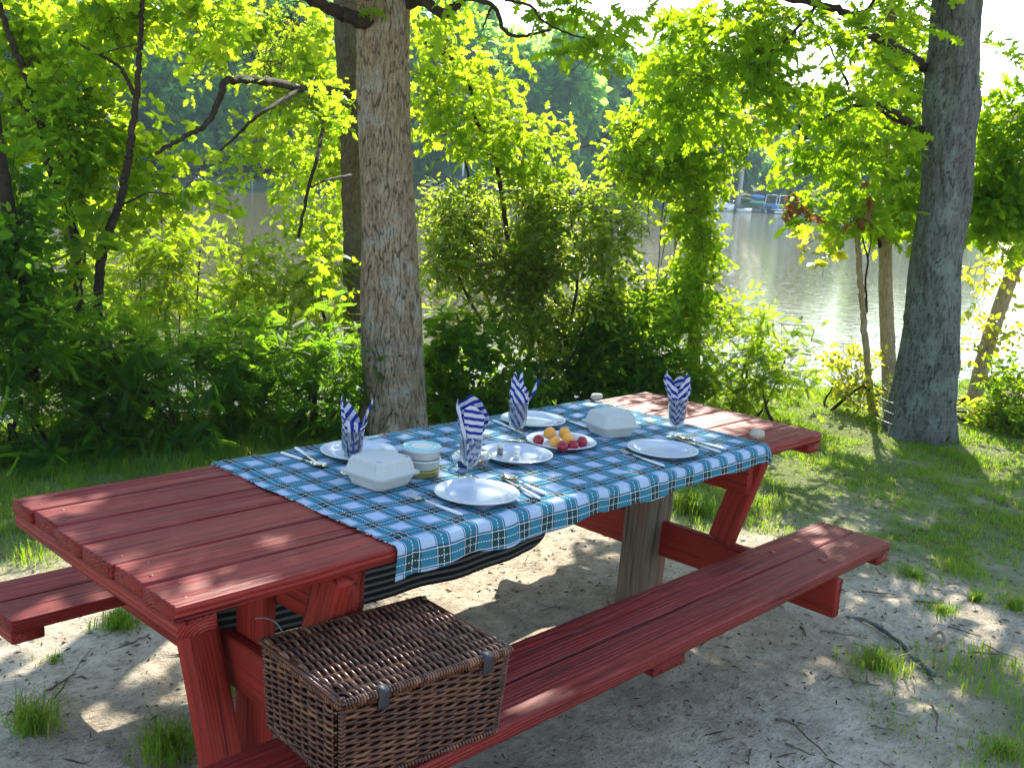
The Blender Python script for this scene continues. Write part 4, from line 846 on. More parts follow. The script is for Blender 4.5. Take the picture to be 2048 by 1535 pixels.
def trunk(mb, P, rads, seed, cell=(.030, .095), depth=.010, ns=128, dz=.012, z1=2.9, knots=(), warp=.55, cw=.15):
    P = np.asarray(P, float); z = np.concatenate([np.arange(P[0, 2], z1, dz), np.arange(z1, P[-1, 2], .12)]); C = np.stack([np.interp(z, P[:, 2], P[:, 0]), np.interp(z, P[:, 2], P[:, 1]), z], -1); ra = np.interp(z, P[:, 2], rads)
    for s in range(6): ra[1:-1] = (ra[:-2] + ra[1:-1] * 2 + ra[2:]) / 4; C[1:-1] = (C[:-2] + C[1:-1] * 2 + C[2:]) / 4
    th = np.arange(ns) / ns * 2 * np.pi; T, Zz = np.meshgrid(th, z); Rm = ra[:, None] * np.ones(ns); circ = 2 * np.pi * ra.mean(); nu = max(6, int(circ / cell[0]))
    w1 = .35 * np.sin(Zz * 9 + 3 * np.sin(T * 2)) + .25 * np.sin(Zz * 23 + T * 5); u = (T / (2 * np.pi) * nu + w1 + nu) % nu; v = (Zz - z[0]) / cell[1] + .4 * np.sin(T * 4 + Zz * 3) + 2
    u = (u + warp * fbm(np.stack([np.cos(T) * 2, np.sin(T) * 2, Zz * 4.], -1), seed + 3, .9, 2) + nu) % nu
    f1, f2 = worley(u, v, nu, seed); e = f2 - f1; crack = np.clip(1 - e / cw, 0, 1); r = np.random.default_rng(seed)
    pl = np.stack([np.cos(T) * 1.2, np.sin(T) * 1.2, Zz * 1.], -1); lump = fbm(pl, seed, .5, 3)
    root = np.clip(1 - (Zz - max(z[0], 0)) / .35, 0, 1) ** 2
    D = -depth * crack ** 1.3 + depth * .35 * wob(np.stack([u * 3, v * 6], -1), seed, .4) + .012 * lump + root * .045 * np.sin(T * 4 + seed) + root * .03 * np.sin(T * 7 + 2 * seed) 
    for kz, kt, ks, kh in knots: D += kh * np.exp(-((Zz - kz) / ks) ** 2 - (((T - kt + np.pi) % (2 * np.pi) - np.pi) / .45) ** 2)
    Rm = Rm + D; V = np.stack([C[:, 0][:, None] + Rm * np.cos(T), C[:, 1][:, None] + Rm * np.sin(T), Zz], -1); mb.add(V.reshape(-1, 3), [ringfaces(len(z), ns)], (crack ** 1.2).ravel())
def wireguard(axis, rad, z0, z1, seed, label, gap=.012):
    mb = MB(); A = np.asarray(axis, float); th = np.linspace(0, 2 * np.pi, 49); r = np.random.default_rng(seed)
    def cen(z): return np.array([np.interp(z, A[:, 2], A[:, 0]), np.interp(z, A[:, 2], A[:, 1]), z])
    rr = lambda z: np.interp(z, A[:, 2], rad) + gap
    for z in np.arange(z0, z1 + .01, .075): tube(mb, cen(z) + np.stack([rr(z) * np.cos(th), rr(z) * np.sin(th), .004 * np.sin(th * 3 + z * 9)], -1) + r.normal(0, .0015, (49, 3)), .0013, 4, cap=False)
    for a in np.arange(0, 6.28, .42): tube(mb, [cen(z) + np.array([rr(z) * math.cos(a), rr(z) * math.sin(a), 0]) + r.normal(0, .002, 3) for z in np.linspace(z0, z1, 7)], .0012, 4, cap=False)
    tag(mb.build('wire_guard', WIRE), label, 'wire guard')

# canopy above the frame that dapples the table: clusters placed along sun rays
EB = np.array([.947, -.322])
CAN = []
def canopy_sites():
    r = np.random.default_rng(77); out = []
    while len(out) < 980:
        g_ = np.array([CAM[0], CAM[1]]) + HF[:2] * r.uniform(1.4, 8.2) + HR[:2] * r.uniform(-4.2, 5.0); s = sdist(*g_)
        st = r.uniform(-2.1, .35); 
        if s > st - .6: continue
        t = (st - s) / (SUN[:2] @ NB); P = np.array([g_[0], g_[1], 0]) + SUN * t
        if P[2] < 2.3 or P[2] > 6.4: continue
        if g_[1] > 1.1 and g_[0] < 1.3 and r.uniform() < .8: continue
        if g_[0] > 2.8 and g_[1] > -.9 and r.uniform() < .45: continue
        d = (P - CAM) @ R; py_ = 767.5 - FPX * d[2] / d[1] if d[1] > 0 else -999
        if d[1] > 0 and py_ > -110: continue
        out.append(P)
    return np.array(out)
SITES = canopy_sites()
T1P = np.array([onz(785, 872) - UP * .08, onz(785, 872) + UP * .25, at(778, 500, 6.39), at(765, 0, 6.39)]); T1P = np.concatenate([T1P, [T1P[-1] + np.array([-.1, .1, 1.8]), T1P[-1] + np.array([-.2, .25, 4.2])]])
T1R = [.222, .190, .170, .154, .13, .06]
T2P = np.array([onz(1832, 868) - UP * .08, onz(1832, 868) + UP * .12, at(1845, 760, 7.93), at(1860, 649, 7.93), at(1886, 400, 7.93), at(1903, 180, 7.93), at(1912, 0, 7.93)]); T2P = np.concatenate([T2P, [T2P[-1] + np.array([0, .05, 1.6]), T2P[-1] + np.array([-.1, .1, 3.8])]])
T2R = [.28, .262, .215, .180, .170, .168, .158, .13, .05]
T3P = np.array([onz(1780, 818) - UP * .3, onz(1780, 818), at(1772, 600, 8.75), at(1771, 480, 8.75), at(1776, 280, 8.75), at(1780, 120, 8.75), at(1782, -40, 8.75), at(1784, -300, 8.75), at(1790, -700, 8.75)]); T3R = [.085, .07, .062, .060, .050, .044, .04, .03, .012]
cent = np.array([T1P[-2], T2P[-2], T3P[-1]]); own = np.argmin(np.linalg.norm(SITES[:, None, :2] - cent[None, :, :2] + np.array([0, 0]), axis=2) + np.array([0, 0, .8]), axis=1)
def canopy(mb, tm, which, leaf, size, seed):
    S = SITES[own == which]
    for i, P in enumerate(S): spray(mb, tm, P, (.34, .22, .34), 5, leaf, size, seed + i, k=7, tl=.2, gap=-9)
    return S
def biglimbs(mb, P, rads, S, seed, n=9):
    r = np.random.default_rng(seed)
    for k in range(min(n, len(S))):
        q = S[r.integers(len(S))]; z = np.clip(q[2] - r.uniform(.2, 1.), P[0][2] + 2.9, P[-1][2] - .3); b = np.array([np.interp(z, P[:, 2], P[:, 0]), np.interp(z, P[:, 2], P[:, 1]), z])
        m = (b + q) / 2 + np.array([0, 0, .25]) + r.normal(0, .12, 3); tube(mb, smoothpath([b, m, q], 16), np.linspace(.045, .010, 16), 7)

# --- big oak beside the table
def oak_centre():
    e = empty('oak_tree', T1P[1] * [1, 1, 0], 'large oak with scaly fissured trunk rising just behind the picnic table', 'tree'); mb = MB(); trunk(mb, T1P, T1R, 5, (.021, .22), .0075, ns=220, dz=.009, warp=.32); mb.build('trunk', BARK1, e)
    lm = MB(); D = 6.3
    limb(lm, [(735, 45, D), (690, 30, D - .1), (655, 15, D - .2), (600, -12, D - .3), (520, -60, D - .4)], .045, .022)
    limb(lm, [(815, 5, D), (850, 2, D - .1), (885, 28, D - .2), (905, 18, D - .25), (930, -5, D - .3), (980, -30, D - .3)], .034, .018)
    limb(lm, [(930, -6, D - .3), (985, 12, D - .3), (1010, 62, D - .35), (1045, 72, D - .4), (1100, 60, D - .5)], .016, .007, 6)
    limb(lm, [(985, 12, D - .3), (975, 32, D - .3), (965, 62, D - .3)], .009, .004, 5)
    limb(lm, [(1010, 0, D - .3), (1060, 12, D - .35), (1090, 45, D - .4), (1150, 72, D - .45), (1210, 85, D - .5)], .010, .004, 6)
    tm = MB(); cm = MB()
    crown(cm, lm, [(1060, 10, 60, 18, 6.0, .3, .9), (1130, 5, 60, 22, 6.0, .3, 1.6), (1210, 60, 60, 30, 5.9, .3, 1.2), (1260, 115, 50, 28, 5.9, .3, 1.6), (1190, 110, 40, 16, 5.9, .3, 1.1), (1120, 40, 30, 14, 6, .2, .9), (700, 0, 60, 20, 5.9, .3, 1.), (870, -20, 60, 22, 6, .3, 1.2)], 'oak', .115, 61, rhi=.7)
    S = canopy(cm, lm, 0, 'oak', .125, 7000); biglimbs(lm, T1P, T1R, S, 3, 8); lm.build('limb', TWIG, e); cm.build('crown', OAKL, e)
    wireguard(T1P, T1R, .02, .66, 4, 'thin wire mesh guard wrapped round the base of the scaly oak trunk')
oak_centre()
def oak_right():
    e = empty('oak_tree', T2P[1] * [1, 1, 0], 'grey barked oak with flared base standing on the grass beyond the bench end', 'tree'); mb = MB(); trunk(mb, T2P, T2R, 9, (.020, .40), .0045, cw=.12, knots=((2.35, -.9, .13, .028), (.85, 2.6, .05, .02), (.84, -.7, .06, .02), (.55, -.7, .05, .015))); mb.build('trunk', BARK2, e)
    lm = MB(); cm = MB(); D = 7.6
    limb(lm, [(1902, 185, 7.98), (1870, 150, 7.95), (1835, 125, 7.8), (1800, 100, D - .2), (1740, 70, D - .4), (1690, 25, D - .5), (1620, 5, D - .6), (1540, -10, D - .7)], .040, .018)
    limb(lm, [(1700, 28, D - .5), (1735, 20, D - .5), (1760, -20, D - .5)], .016, .010, 6)
    limb(lm, [(1640, 0, D - .6), (1610, 40, D - .6), (1560, 90, D - .7), (1500, 130, D - .8)], .012, .004, 6)
    limb(lm, [(1895, 290, 7.98), (1868, 272, 7.95), (1835, 255, 7.8), (1790, 225, D - .2), (1755, 208, D - .3), (1700, 215, D - .4), (1640, 240, D - .5)], .032, .008)
    W = []
    for x, y, rx, ry, cv in ((1340, 20, 50, 30, 1.5), (1400, 70, 60, 55, 2.), (1470, 60, 60, 50, 2.2), (1560, 40, 70, 40, 2.), (1640, 60, 55, 40, 1.6), (1400, 150, 55, 50, 2.4), (1470, 170, 60, 45, 2.6), (1370, 215, 50, 38, 2.6), (1440, 235, 50, 35, 2.6), (1540, 170, 60, 40, 2.), (1600, 200, 60, 30, 2.), (1650, 215, 40, 25, 1.6),
                             (1750, 60, 60, 45, 2.2), (1810, 70, 50, 60, 2.2), (1790, 170, 55, 50, 2.4), (1720, 200, 50, 35, 1.8), (1840, 210, 35, 40, 2.), (2000, 220, 45, 40, 1.3), (2030, 160, 25, 30, .8), (1300, 130, 40, 30, 1.6), (1330, 260, 30, 20, 1.2)): W.append((x, y, rx, ry, 7.1 if x < 1780 else 8.7, .45, cv))
    crown(cm, lm, W, 'oak', .10, 71, rhi=.75)
    W = []
    for x, y, rx, ry, cv in ((1720, 290, 70, 35, 2.4), (1650, 310, 70, 35, 2.2), (1590, 320, 40, 25, 1.8), (1660, 360, 60, 35, 2.4), (1740, 350, 70, 45, 2.6), (1810, 330, 50, 60, 2.8), (1640, 410, 45, 28, 2.2), (1700, 420, 55, 35, 2.6), (1770, 420, 50, 45, 2.8), (1820, 430, 35, 40, 2.6), (1975, 330, 40, 60, 2.6), (2030, 310, 45, 70, 2.6), (1985, 430, 45, 45, 2.6), (2040, 420, 40, 55, 2.8), (2010, 240, 45, 45, 2.), (2000, 380, 50, 60, 2.6), (2020, 480, 34, 30, 1.6), (1960, 390, 35, 40, 2.6), (1680, 455, 40, 20, 1.6), (1990, 150, 30, 60, .9)): W.append((x, y, rx, ry, 8.6 if x > 1735 else 7.6, .4, cv))
    crown(cm, lm, W, 'oak', .105, 72, rhi=.6)
    limb(lm, [(1755, 215, 7.4), (1790, 240, 7.55), (1835, 255, 7.8)], .012, .014)
    S = canopy(cm, lm, 1, 'oak', .125, 9000); biglimbs(lm, T2P, T2R, S, 4, 8); lm.build('limb', TWIG, e); cm.build('crown', OAKL, e)
    dm = MB(); dt = MB()
    crown(dm, dt, [(1740, 390, 9, 16, 7.2, .06, 1.), (1708, 437, 8, 9, 7.2, .05, .8), (1634, 432, 5, 8, 7.2, .04, .9), (1575, 412, 6, 7, 7.2, .03, 1.2), (1590, 394, 6, 6, 7.2, .03, 1.)], 'oak', .085, 73, k=4, tl=.07, droop=.9, gap=-9)
    dm.build('withered_leaves', DEADL, e)
    wireguard(T2P, [a + .012 for a in T2R], .10, .70, 6, 'loose wire mesh guard round the base of the grey barked oak', .02)
oak_right()
def tree(name, label, stems, blobs, leaf, size, mat, bark, seed, extra=None, cat='tree', group=None, **kw):
    """stems: lists of (pixel x, y, distance) with radii; the last stem point list gives the base of the thing"""
    base = at(*stems[0][0][0]); e = empty(name, (base[0], base[1], gz(base[0], base[1])), label, cat, group); sm = MB(); cm = MB(); tm = MB()
    for pts, r0, r1 in stems[:1]: limb(sm, pts, r0, r1, 12, len(pts) * 12)
    for pts, r0, r1 in stems[1:]: limb(tm, pts, r0, r1)
    crown(cm, tm, blobs, leaf, size, seed, **kw)
    for bl, lf, sz, sd, k2 in (extra or ()): crown(cm, tm, bl, lf, sz, sd, **k2)
    if which_can.get(name + str(seed)): canopy(cm, tm, 2, leaf, size, 11000)
    sm.build('trunk', bark, e); tm.build('limb', TWIG, e); cm.build('crown', mat, e); return e
which_can = {'forked_tree31': True}
D = 8.75
tree('forked_tree', 'slim brown forked tree at the water edge beside the grey barked oak', [([(1782, 850, D), (1779, 760, D), (1772, 600, D), (1771, 480, D), (1776, 280, D), (1780, 120, D), (1783, -60, D), (1790, -500, D)], .066, .03),
      ([(1770, 500, D), (1752, 465, D), (1735, 440, D), (1722, 405, D), (1700, 340, D)], .036, .015), ([(1700, 185, D), (1692, 160, D), (1672, 120, D), (1640, 45, D)], .014, .006), ([(1540, 215, D), (1570, 232, D), (1600, 255, D), (1640, 330, D), (1690, 380, D)], .010, .020)],
     [(1560, 245, 40, 20, 8.6, .3, .9), (1500, 255, 30, 16, 8.6, .3, .7), (1620, 300, 30, 20, 8.6, .3, 1.)], 'broad', .075, PALL, BARK3, 31)
tree('slim_stem', 'thin brown leaning stem just beside the forked tree at the water edge', [([(1748, 850, 8.5), (1738, 760, 8.5), (1728, 650, 8.5), (1720, 540, 8.5), (1713, 450, 8.5), (1700, 400, 8.5)], .030, .018), ([(1734, 625, 8.5), (1731, 560, 8.5), (1736, 520, 8.5), (1728, 490, 8.5), (1722, 455, 8.5)], .009, .006), ([(1736, 515, 8.5), (1742, 480, 8.5), (1738, 450, 8.5)], .006, .004)],
     [(1630, 470, 34, 22, 8.5, .2, 1.5), (1600, 480, 18, 16, 8.5, .15, 1.3), (1648, 518, 18, 10, 8.5, .1, 1.2), (1690, 480, 30, 12, 8.5, .2, .8)], 'maple', .095, PALL, BARK3, 32)
tree('leaning_tree', 'leaning bare trunk at the water edge beyond the grey barked oak', [([(1940, 830, 9.6), (1952, 780, 9.6), (1975, 690, 9.6), (2005, 600, 9.6), (2040, 500, 9.6), (2085, 340, 9.6), (2120, 200, 9.6)], .070, .055)],
     [(1965, 700, 24, 46, 9.5, .2, .7), (2000, 640, 24, 30, 9.6, .2, .8), (1975, 540, 34, 30, 9.4, .2, .8), (2010, 520, 30, 22, 9.4, .2, .8), (1955, 600, 22, 22, 9.4, .2, .5), (2040, 470, 30, 24, 9.2, .3, 1.)], 'broad', .07, PALL, BARK3, 33)
D = 8.7
tree('second_oak', 'narrow dark barked trunk half hidden behind the scaly oak', [([(722, 720, D), (720, 600, D), (718, 500, D), (711, 300, D), (702, 150, D), (693, 0, D), (684, -300, D), (680, -800, D)], .150, .09),
      ([(715, 195, D), (660, 180, D - .5), (600, 176, D - 1.1), (545, 165, D - 1.7), (500, 160, D - 2.), (462, 160, D - 2.2), (448, 168, D - 2.2), (436, 205, D - 2.2), (415, 245, D - 2.2), (375, 270, D - 2.3), (335, 292, D - 2.3), (310, 308, D - 2.3)], .033, .010), ([(604, 175, D - 1.08), (545, 212, D - 1.9), (505, 240, D - 2.1), (470, 275, D - 2.1), (440, 302, D - 2.1)], .015, .006),
      ([(662, 178, D - .5), (650, 235, D - 1.1), (640, 290, D - 1.6), (632, 325, D - 1.8), (618, 370, D - 1.8), (608, 420, D - 1.8), (597, 475, D - 1.8)], .015, .009), ([(705, 350, D - .3), (690, 352, D - .8), (655, 360, D - 1.3), (622, 374, D - 1.8)], .012, .007)],
     [(x, y, rx, ry, 9.1 if x > 590 else 8., .4, cv) for x, y, rx, ry, cv in ((480, 40, 80, 50, 2.2), (580, 40, 80, 50, 2.4), (660, 80, 50, 50, 2.), (440, 110, 50, 40, 1.6), (520, 120, 70, 45, 2.2), (600, 140, 70, 45, 2.2), (640, 200, 60, 45, 2.6), (560, 205, 55, 35, 2.2), (660, 270, 40, 50, 2.6), (600, 270, 50, 35, 1.8), (540, 270, 40, 25, 1.4), (480, 315, 45, 22, 1.6), (530, 340, 40, 22, 1.4), (600, 345, 50, 40, 2.), (655, 350, 35, 45, 2.), (660, 430, 30, 40, 1.6), (620, 440, 35, 35, 1.4), (650, 500, 35, 35, 1.6))], 'oak', .085, MAPL, BARK4, 34, gap=-.1, extra=[([(640, 205, 50, 34, 7.6, .3, 1.3), (575, 195, 50, 28, 7., .25, 1.1), (660, 255, 36, 40, 7.6, .3, 1.4), (525, 185, 36, 20, 6.7, .2, .7)], 'oak', .085, 134, dict(rhi=.5))])

# --- saplings on the left
tree('young_maple', 'dark stemmed sapling with a side branch, standing clear of the vine covered stems', [([(195, 640, 6.5), (200, 545, 6.5), (215, 470, 6.5), (238, 410, 6.5), (252, 345, 6.5), (262, 280, 6.5), (272, 200, 6.5), (279, 105, 6.5), (284, 20, 6.5), (290, -80, 6.5)], .030, .012),
      ([(268, 190, 6.5), (250, 150, 6.5), (232, 128, 6.5), (195, 108, 6.5), (160, 90, 6.5)], .014, .006), ([(200, 108, 6.5), (235, 98, 6.4), (290, 85, 6.4)], .006, .003), ([(240, 410, 6.5), (265, 400, 6.4), (300, 385, 6.3), (345, 388, 6.3)], .008, .004)],
     [(x, y, rx, ry, 6.95, .4, cv) for x, y, rx, ry, cv in ((200, 30, 90, 50, 2.4), (310, 20, 80, 40, 2.4), (400, 40, 60, 45, 2.), (250, 80, 70, 35, 1.5), (160, 170, 50, 60, 2.), (200, 250, 50, 60, 2.), (230, 340, 50, 45, 2.2), (300, 320, 60, 30, 2.), (350, 350, 60, 30, 2.), (390, 320, 35, 20, 1.4), (285, 160, 24, 50, .5), (330, 240, 24, 20, .6), (320, 420, 70, 25, 1.7), (400, 400, 50, 26, 1.5), (250, 440, 40, 25, 1.5), (190, 390, 40, 30, 1.6))], 'maple', .072, MAPL, TWIG, 41, gap=-.15)
tree('young_maple', 'crooked many branched sapling nearest the edge of the view, wrapped in leafy vine', [([(160, 640, 6.9), (152, 545, 6.9), (148, 470, 6.9), (130, 410, 6.9), (105, 350, 6.9), (88, 290, 6.9), (80, 240, 6.9), (66, 190, 6.9), (48, 140, 6.9), (28, 95, 6.9), (8, 40, 6.9), (-15, -40, 6.9)], .034, .014),
      ([(84, 255, 6.9), (62, 228, 6.9), (35, 200, 6.9)], .014, .008), ([(56, 155, 6.9), (60, 120, 6.9), (75, 118, 6.9), (80, 145, 6.9)], .008, .004), ([(160, 430, 6.9), (166, 380, 6.9), (170, 320, 7)], .014, .01), ([(165, 560, 6.9), (172, 440, 6.8), (140, 300, 6.8)], .010, .012), ([(170, 460, 6.9), (185, 425, 6.9)], .01, .006)],
     [(x, y, rx, ry, 7.3, .4, cv) for x, y, rx, ry, cv in ((50, 30, 70, 50, 2.4), (120, 60, 60, 50, 2.2), (30, 110, 60, 60, 2.2), (110, 130, 50, 50, 1.8), (40, 200, 60, 50, 2.2), (40, 270, 60, 40, 2.), (90, 320, 40, 30, 1.6), (20, 300, 30, 30, 2.), (110, 410, 45, 30, 1.8), (40, 440, 50, 30, 1.8), (100, 240, 40, 40, 1.8))], 'maple', .07, MAPL, TWIG, 42, gap=-.15,
     extra=[([(140, 200, 26, 40, 6.7, .15, 2.6), (140, 265, 30, 50, 6.7, .15, 2.8), (150, 335, 26, 45, 6.7, .15, 2.8), (150, 400, 24, 35, 6.7, .15, 2.4)], 'broad', .06, 43, dict(rhi=.1))])
tree('vine_clad_tree', 'dark ivy clad stem in deep shade beside the crooked sapling and the outer bush', [([(60, 760, 6.2), (40, 600, 6.2), (28, 500, 6.2), (10, 380, 6.2), (-10, 250, 6.2), (-20, 100, 6.2)], .05, .03)],
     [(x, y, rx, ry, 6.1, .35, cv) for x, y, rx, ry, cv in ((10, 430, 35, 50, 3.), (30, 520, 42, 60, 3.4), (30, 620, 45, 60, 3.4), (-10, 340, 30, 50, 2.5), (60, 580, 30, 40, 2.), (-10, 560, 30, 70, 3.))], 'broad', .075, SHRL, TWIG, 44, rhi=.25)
D = 7.5
tree('young_oak', 'bright yellow green sapling growing between the scaly oak and the dark round bush', [([(1015, 480, D), (1005, 400, D), (995, 340, D), (985, 290, D), (948, 235, D), (945, 190, D), (928, 150, D), (920, 128, D), (885, 105, D), (850, 85, D)], .018, .012),
      ([(940, 150, D), (905, 175, D), (870, 205, D)], .006, .003), ([(985, 290, D), (1010, 265, D), (1015, 230, D)], .009, .005), ([(985, 290, D), (1030, 330, D), (1060, 370, D)], .008, .004), ([(935, 395, D), (938, 360, D), (930, 320, D)], .01, .008)],
     [(x, y, rx, ry, 7.4, .4, cv) for x, y, rx, ry, cv in ((860, 50, 40, 35, 1.8), (890, 90, 45, 35, 1.8), (950, 105, 50, 30, 1.8), (1000, 115, 30, 20, 1.), (880, 160, 40, 30, 1.4), (975, 165, 40, 30, 1.8), (870, 225, 45, 40, 2.), (930, 235, 50, 35, 2.), (985, 220, 35, 25, 1.6), (890, 285, 50, 35, 1.8), (960, 290, 55, 30, 2.), (1030, 270, 55, 28, 2.), (1075, 300, 55, 25, 1.8), (1000, 330, 60, 25, 1.8), (1090, 340, 40, 22, 1.4), (1050, 250, 40, 15, 1.))], 'oak', .08, MAPL, TWIG, 45, gap=-.1)
D = 8.3
tree('vine_covered_tree', 'tree smothered in hanging vine, standing alone between the dark round bush and open water', [([(1385, 820, D), (1388, 700, D), (1395, 560, D), (1400, 430, D), (1390, 320, D), (1375, 240, D)], .06, .03),
      ([(1340, 330, D), (1325, 420, D), (1318, 520, D), (1310, 600, D)], .005, .003), ([(1300, 340, D), (1296, 440, D), (1300, 470, D)], .004, .003), ([(1365, 440, D), (1335, 470, D), (1322, 530, D)], .005, .003), ([(1290, 240, 8.2), (1230, 262, 8.2), (1180, 290, 8.2), (1135, 300, 8.2)], .006, .003), ([(1345, 440, D), (1350, 500, D), (1330, 560, D)], .005, .003)],
     [(x, y, rx, ry, 8.2, .4, cv) for x, y, rx, ry, cv in ((1270, 280, 55, 40, 2.2), (1330, 260, 60, 45, 2.4), (1400, 290, 60, 45, 2.4), (1455, 290, 40, 40, 2.), (1250, 340, 50, 35, 2.), (1310, 340, 55, 40, 2.2), (1380, 350, 55, 40, 2.2), (1450, 345, 40, 35, 2.), (1290, 390, 45, 22, 1.2), (1380, 420, 35, 45, 2.8), (1400, 480, 38, 45, 3.), (1400, 550, 40, 50, 3.), (1395, 620, 45, 50, 3.), (1340, 450, 18, 25, 1.)
      , (1440, 390, 22, 20, 1.4), (1340, 590, 40, 50, 1.8), (1310, 640, 40, 40, 2.))], 'broad', .052, MAPL, BARK3, 46, rhi=.8, k=8, tl=.16, droop=.5)

# --- bushes
def shrub(label, base, blobs, leaf, size, mat, seed, name='shrub', extra=None, group=None, stems=5, **kw):
    b = at(*base); e = empty(name, (b[0], b[1], gz(b[0], b[1])), label, 'shrub', group); cm = MB(); tm = MB(); r = np.random.default_rng(seed)
    crown(cm, tm, blobs, leaf, size, seed, **kw)
    for bl, lf, sz, sd, k2 in (extra or ()): crown(cm, tm, bl, lf, sz, sd, **k2)
    g0 = np.array([b[0], b[1], gz(b[0], b[1]) - .05])
    for k in range(stems):
        q = blobs[r.integers(len(blobs))]; t = at(q[0], q[1], q[4]); s = g0 + np.append(r.normal(0, .18, 2), 0); tube(tm, smoothpath([s, (s + t) / 2 + r.normal(0, .12, 3), t], 12), np.linspace(.016, .006, 12), 6)
    tm.build('stem', TWIG, e); cm.build('foliage', mat, e); return e
B = lambda D, rd, L: [(x, y, rx, ry, D, rd, cv) for x, y, rx, ry, cv in L]
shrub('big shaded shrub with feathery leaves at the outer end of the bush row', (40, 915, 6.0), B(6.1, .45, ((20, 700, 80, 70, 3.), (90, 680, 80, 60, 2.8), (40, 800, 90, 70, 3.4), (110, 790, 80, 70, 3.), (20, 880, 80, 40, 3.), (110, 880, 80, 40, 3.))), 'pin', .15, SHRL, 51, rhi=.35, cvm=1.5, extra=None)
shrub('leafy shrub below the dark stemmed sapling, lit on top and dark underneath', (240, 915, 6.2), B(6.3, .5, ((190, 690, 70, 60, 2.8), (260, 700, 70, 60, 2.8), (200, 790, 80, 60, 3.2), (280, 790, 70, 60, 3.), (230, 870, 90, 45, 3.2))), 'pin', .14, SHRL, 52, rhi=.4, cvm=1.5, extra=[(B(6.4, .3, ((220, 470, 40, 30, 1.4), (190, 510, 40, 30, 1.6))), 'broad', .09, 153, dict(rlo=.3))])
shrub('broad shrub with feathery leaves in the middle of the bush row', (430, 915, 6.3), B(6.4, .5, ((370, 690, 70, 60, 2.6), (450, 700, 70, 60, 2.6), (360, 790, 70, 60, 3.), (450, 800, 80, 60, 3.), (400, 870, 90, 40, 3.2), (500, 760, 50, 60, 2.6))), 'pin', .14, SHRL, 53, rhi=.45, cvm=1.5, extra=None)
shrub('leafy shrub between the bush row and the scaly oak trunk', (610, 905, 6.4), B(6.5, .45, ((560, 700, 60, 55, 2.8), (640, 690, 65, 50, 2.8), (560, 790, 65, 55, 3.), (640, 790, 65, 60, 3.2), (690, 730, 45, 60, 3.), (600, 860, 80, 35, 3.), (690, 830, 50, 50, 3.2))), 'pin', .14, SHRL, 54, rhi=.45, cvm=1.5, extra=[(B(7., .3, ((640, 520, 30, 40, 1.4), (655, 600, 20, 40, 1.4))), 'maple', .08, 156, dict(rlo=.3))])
shrub('dark round bush with small glossy leaves standing just beyond the scaly oak', (1060, 800, 7.7), B(7.6, .55, ((880, 430, 50, 50, 1.8), (880, 520, 50, 50, 2.), (950, 430, 60, 50, 2.2), (960, 510, 70, 60, 2.4), (1050, 450, 70, 55, 2.4), (1050, 540, 80, 60, 2.6), (1140, 420, 70, 50, 2.4), (1150, 510, 70, 60, 2.6), (1220, 450, 55, 50, 2.2), (1225, 540, 45, 45, 1.8), (1040, 390, 70, 35, 2.), (1110, 640, 60, 60, 2.), (1010, 600, 60, 50, 2.), (1090, 730, 60, 50, 2.), (1060, 600, 30, 90, 2.6), (1180, 600, 60, 40, 2.))), 'small', .062, GLOL, 55, k=9, tl=.18, rhi=1., cvm=1.0, nb=2.2, stems=9, gap=-.3)
shrub('low leafy bush at the foot of the scaly oak, under the dark round bush', (920, 830, 7.2), B(7.2, .4, ((880, 720, 50, 50, 2.2), (950, 740, 60, 50, 2.6), (890, 790, 60, 40, 3.), (980, 800, 60, 40, 3.2), (1040, 780, 60, 40, 3.), (900, 660, 40, 35, 1.5), (960, 680, 50, 40, 2.))), 'broad', .062, SHRL, 56, k=8, tl=.15, rhi=.6, cvm=1.3, extra=[(B(7.5, .3, ((880, 610, 40, 30, 1.2), (940, 620, 50, 30, 1.6), (1000, 660, 40, 35, 1.6))), 'pinfine', .11, 157, dict(rlo=.5))])
shrub('tangled bush between the dark round bush and the vine covered tree', (1230, 800, 7.6), B(7.7, .45, ((1150, 720, 55, 55, 2.4), (1220, 700, 60, 55, 2.6), (1290, 700, 55, 55, 2.6), (1170, 780, 65, 40, 3.), (1260, 780, 70, 40, 3.2), (1230, 630, 50, 45, 2.), (1290, 620, 45, 45, 2.2), (1340, 760, 50, 45, 3.))), 'small', .07, SHRL, 57, k=9, tl=.16, rhi=.8, cvm=1.4, extra=[(B(7.9, .3, ((1110, 690, 30, 35, 1.6), (1120, 640, 26, 26, 1.), (1240, 590, 50, 26, 1.4), (1200, 740, 30, 30, 1.))), 'broad', .06, 158, dict(rlo=.6))])
shrub('bright yellow green bush with feathery leaves beside open water', (1470, 800, 7.9), B(7.9, .45, ((1400, 690, 50, 50, 2.4), (1450, 650, 55, 45, 2.), (1500, 690, 60, 55, 2.4), (1430, 750, 60, 45, 3.), (1520, 750, 55, 40, 2.8), (1570, 720, 45, 40, 1.9), (1590, 760, 32, 26, 1.4), (1480, 785, 70, 24, 3.), (1490, 610, 30, 22, 1.))), 'pinfine', .115, SHRL, 58, rlo=.25, rhi=1.)
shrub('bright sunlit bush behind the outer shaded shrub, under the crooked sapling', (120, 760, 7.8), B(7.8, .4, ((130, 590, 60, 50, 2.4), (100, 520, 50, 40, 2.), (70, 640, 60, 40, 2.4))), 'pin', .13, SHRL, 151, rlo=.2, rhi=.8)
shrub('bright sunlit bush behind the shrub below the dark stemmed sapling', (240, 760, 8.4), B(8.4, .4, ((200, 590, 70, 50, 2.2), (280, 540, 70, 60, 2.2), (310, 470, 70, 45, 2.), (250, 620, 70, 40, 2.4), (340, 520, 50, 50, 2.))), 'pinfine', .12, SHRL, 152, rlo=.35, rhi=1.)
